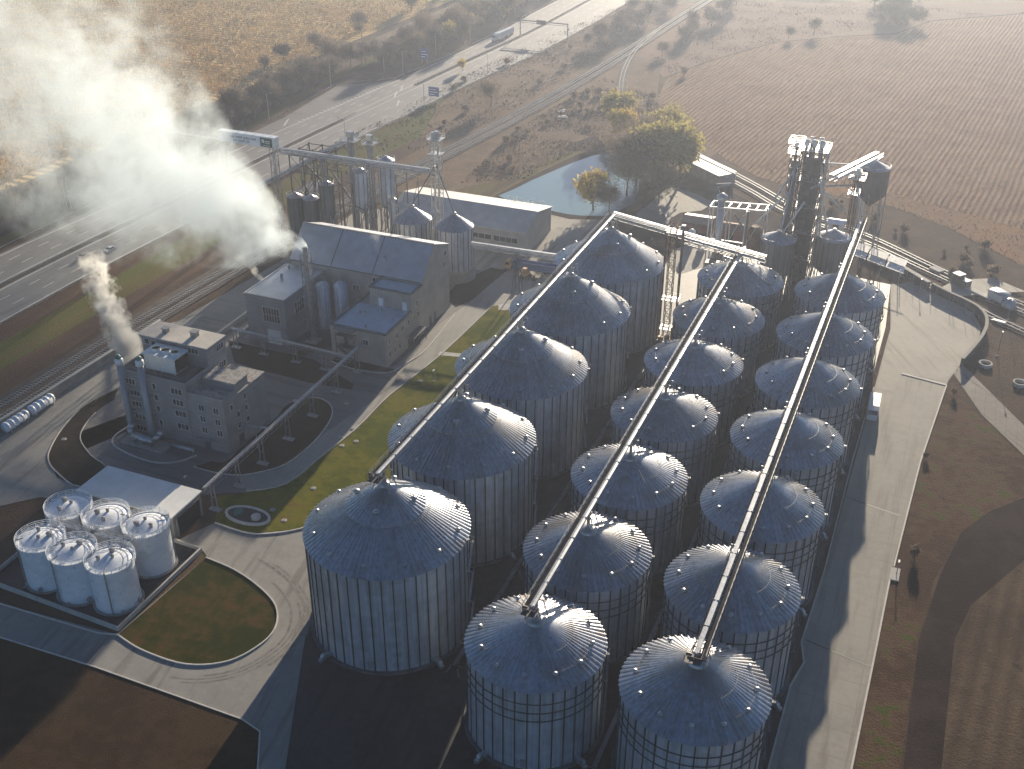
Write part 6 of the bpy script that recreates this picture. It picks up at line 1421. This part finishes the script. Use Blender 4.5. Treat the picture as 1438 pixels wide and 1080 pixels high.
# ------------------------------------------------------------------ smoke and steam
def plume(name, label, p0, direc, L, r0, spread, bend, dens, col, seed, thr=(.42, .62), aniso=.2, nscale=1.0, fade=1.0, kdrop=.03, fw=.2):
    """a bent cone of steam: density falls off from its axis and breaks up in noise"""
    p0 = Vector(p0); d = Vector(direc).normalized()
    m, nt, out = _nt(name); tc = _coord(nt); sx = _n(nt, 'ShaderNodeSeparateXYZ'); nt.links.new(tc, sx.inputs[0])
    X = sx.outputs[0]
    # warp
    def nz(scale, det, off):
        mp = _n(nt, 'ShaderNodeMapping'); mp.inputs['Location'].default_value = (off, seed*3.1, 0); nt.links.new(tc, mp.inputs[0]); return _noise(nt, mp.outputs[0], scale, det, .6, .5)
    k = _math(nt, 'DIVIDE', X, L, clamp=True)
    rad = _math(nt, 'ADD', r0, _math(nt, 'MULTIPLY', _math(nt, 'POWER', k, .92), spread))
    cy = _math(nt, 'MULTIPLY', _math(nt, 'MULTIPLY', k, k), bend[0]); cz = _math(nt, 'MULTIPLY', _math(nt, 'MULTIPLY', k, k), bend[1])
    dy = _math(nt, 'SUBTRACT', sx.outputs[1], cy); dz = _math(nt, 'SUBTRACT', sx.outputs[2], cz)
    rr = _math(nt, 'DIVIDE', _math(nt, 'SQRT', _math(nt, 'ADD', _math(nt, 'MULTIPLY', dy, dy), _math(nt, 'MULTIPLY', dz, dz))), rad)
    big = nz(.05*nscale, 3, 2.0); med = nz(.17*nscale, 5, 9.0)
    nn = _math(nt, 'ADD', _math(nt, 'MULTIPLY', big, .6), _math(nt, 'MULTIPLY', med, .4))
    fall0 = _math(nt, 'SUBTRACT', 1.0, rr)
    rr = _math(nt, 'ADD', rr, _math(nt, 'MULTIPLY', _math(nt, 'SUBTRACT', nz(.075*nscale, 3, 31.0), .5), 1.5))
    fall = _math(nt, 'SUBTRACT', .95, rr)                                   # 1 on the axis, 0 at the rim
    v = _math(nt, 'ADD', nn, _math(nt, 'MULTIPLY', fall, fw))
    v = _math(nt, 'SUBTRACT', v, _math(nt, 'MULTIPLY', k, kdrop))
    s = _ramp(nt, v, *thr)
    s = _math(nt, 'MULTIPLY', s, _ramp(nt, fall0, 0.0, .12))
    s = _math(nt, 'MULTIPLY', s, _ramp(nt, fall, -.05, .35))
    thin = _math(nt, 'DIVIDE', dens, _math(nt, 'POWER', _math(nt, 'DIVIDE', rad, r0), fade))
    end = _math(nt, 'SUBTRACT', 1.0, _ramp(nt, k, .82, 1.0))
    s = _math(nt, 'MULTIPLY', _math(nt, 'MULTIPLY', s, thin), end)
    pv = _n(nt, 'ShaderNodeVolumePrincipled'); pv.inputs['Color'].default_value = (*col, 1); pv.inputs['Anisotropy'].default_value = aniso
    nt.links.new(s, pv.inputs['Density']); nt.links.new(pv.outputs[0], out.inputs['Volume'])
    mb = MB(); n = 20; ns = 14; vs = []; fs = []
    for i in range(ns+1):
        kk = i/ns; x = L*kk; ra = r0+spread*kk**.92
        for j in range(n): a = 2*math.pi*j/n; vs.append((x, bend[0]*kk*kk+ra*math.cos(a), bend[1]*kk*kk+ra*math.sin(a)))
    for i in range(ns):
        for j in range(n): fs.append((i*n+j, i*n+(j+1) % n, (i+1)*n+(j+1) % n, (i+1)*n+j))
    fs.append(tuple(range(n-1, -1, -1))); fs.append(tuple(range(ns*n, (ns+1)*n)))
    mb.add(vs, fs); o = mb.build(name, m); o.location = p0
    o.rotation_euler = d.to_track_quat('X', 'Z').to_euler()
    tag(o, label, 'smoke', None, 'stuff'); return o
P0 = Vector((-103.9, 127.6, 27.0))
e = GY(40, 215, 190.0); e1 = e-P0
plume('chimney_smoke', 'broad white smoke plume drifting from the slim chimney across the highway', P0, e1, e1.length*1.08, 1.1, 66, (0, 48), 1.6, (.86, .95, 1.0), 1, (.488, .59), .35, 1.0, 1.15, .03, .16)
q = GY(186, 496, 80); e = GY(112, 350, 92)
plume('tower_steam', 'yellowish steam rising from the back of the process building', q-Vector((0, 0, 2)), e-q, (e-q).length, 3.8, 1.2, (-2, 0), 1.1, (.98, .97, .93), 5, (.51, .60), .35, 4.0, 2.0, .03)
q = GY(368, 394, 134); e = GY(338, 356, 137)
plume('flue_steam', 'small twin wisp of steam from the flues on the boiler house roof', q, e-q, (e-q).length, .7, 2.0, (0, 1), .8, (.98, .97, .93), 8, (.52, .62), .35, 7, 1.0, .03)
q = GY(534, 361, 146.5); e = GY(520, 322, 147)
plume('roof_steam', 'faint wisp of steam on the mill roof', q, e-q, (e-q).length, .6, 2.2, (0, 1), .25, (.98, .97, .95), 11, (.52, .64), .35, 6, 1.0, .03)

# ------------------------------------------------------------------ haze
m, nt, out = _nt('haze_air'); pv = _n(nt, 'ShaderNodeVolumePrincipled'); pv.inputs['Color'].default_value = (.74, .82, 1.0, 1); pv.inputs['Density'].default_value = HAZE; pv.inputs['Anisotropy'].default_value = .62
nt.links.new(pv.outputs[0], out.inputs['Volume'])
hb = MB(); hb.span(-960, -270, -1.0, 530, 1260, 146.0); hz_ = hb.build('haze', m); hz_['kind'] = 'stuff'

# ------------------------------------------------------------------ sun and sky
SUN_AZ, SUN_EL = R_(-5.2), R_(12.5)            # azimuth from +Y towards +X
sd = Vector((math.sin(SUN_AZ)*math.cos(SUN_EL), math.cos(SUN_AZ)*math.cos(SUN_EL), math.sin(SUN_EL)))
sl = bpy.data.lights.new('sun', 'SUN'); so = bpy.data.objects.new('sun', sl); COL.objects.link(so)
so.rotation_euler = sd.to_track_quat('Z', 'Y').to_euler(); so.location = (0, 300, 200)
sl.energy = SUN; sl.angle = R_(.5); sl.color = (1.0, .86, .66)
w = bpy.data.worlds.new('World'); sc.world = w; w.use_nodes = True; nt = w.node_tree
for n in list(nt.nodes): nt.nodes.remove(n)
st = nt.nodes.new('ShaderNodeTexSky'); st.sky_type = 'NISHITA'; st.sun_disc = False; st.sun_elevation = SUN_EL; st.sun_rotation = SUN_AZ
st.altitude = 150; st.dust_density = .2; st.air_density = .85; st.ozone_density = 4.0
bg = nt.nodes.new('ShaderNodeBackground'); bg.inputs[1].default_value = SKY; wo = nt.nodes.new('ShaderNodeOutputWorld')
nt.links.new(st.outputs[0], bg.inputs[0]); nt.links.new(bg.outputs[0], wo.inputs[0])
vs = sc.view_settings; vs.view_transform = 'Standard'; vs.look = 'None'; vs.exposure = EXPO; vs.gamma = 1; vs.use_curve_mapping = False
cy = sc.cycles; cy.use_denoising = True; cy.max_bounces = 6; cy.volume_bounces = 2; cy.diffuse_bounces = 3; cy.glossy_bounces = 3; cy.transparent_max_bounces = 6
cy.volume_step_rate = 2.0; cy.volume_max_steps = 256; cy.sample_clamp_indirect = 8; cy.use_adaptive_sampling = True; cy.adaptive_threshold = .02
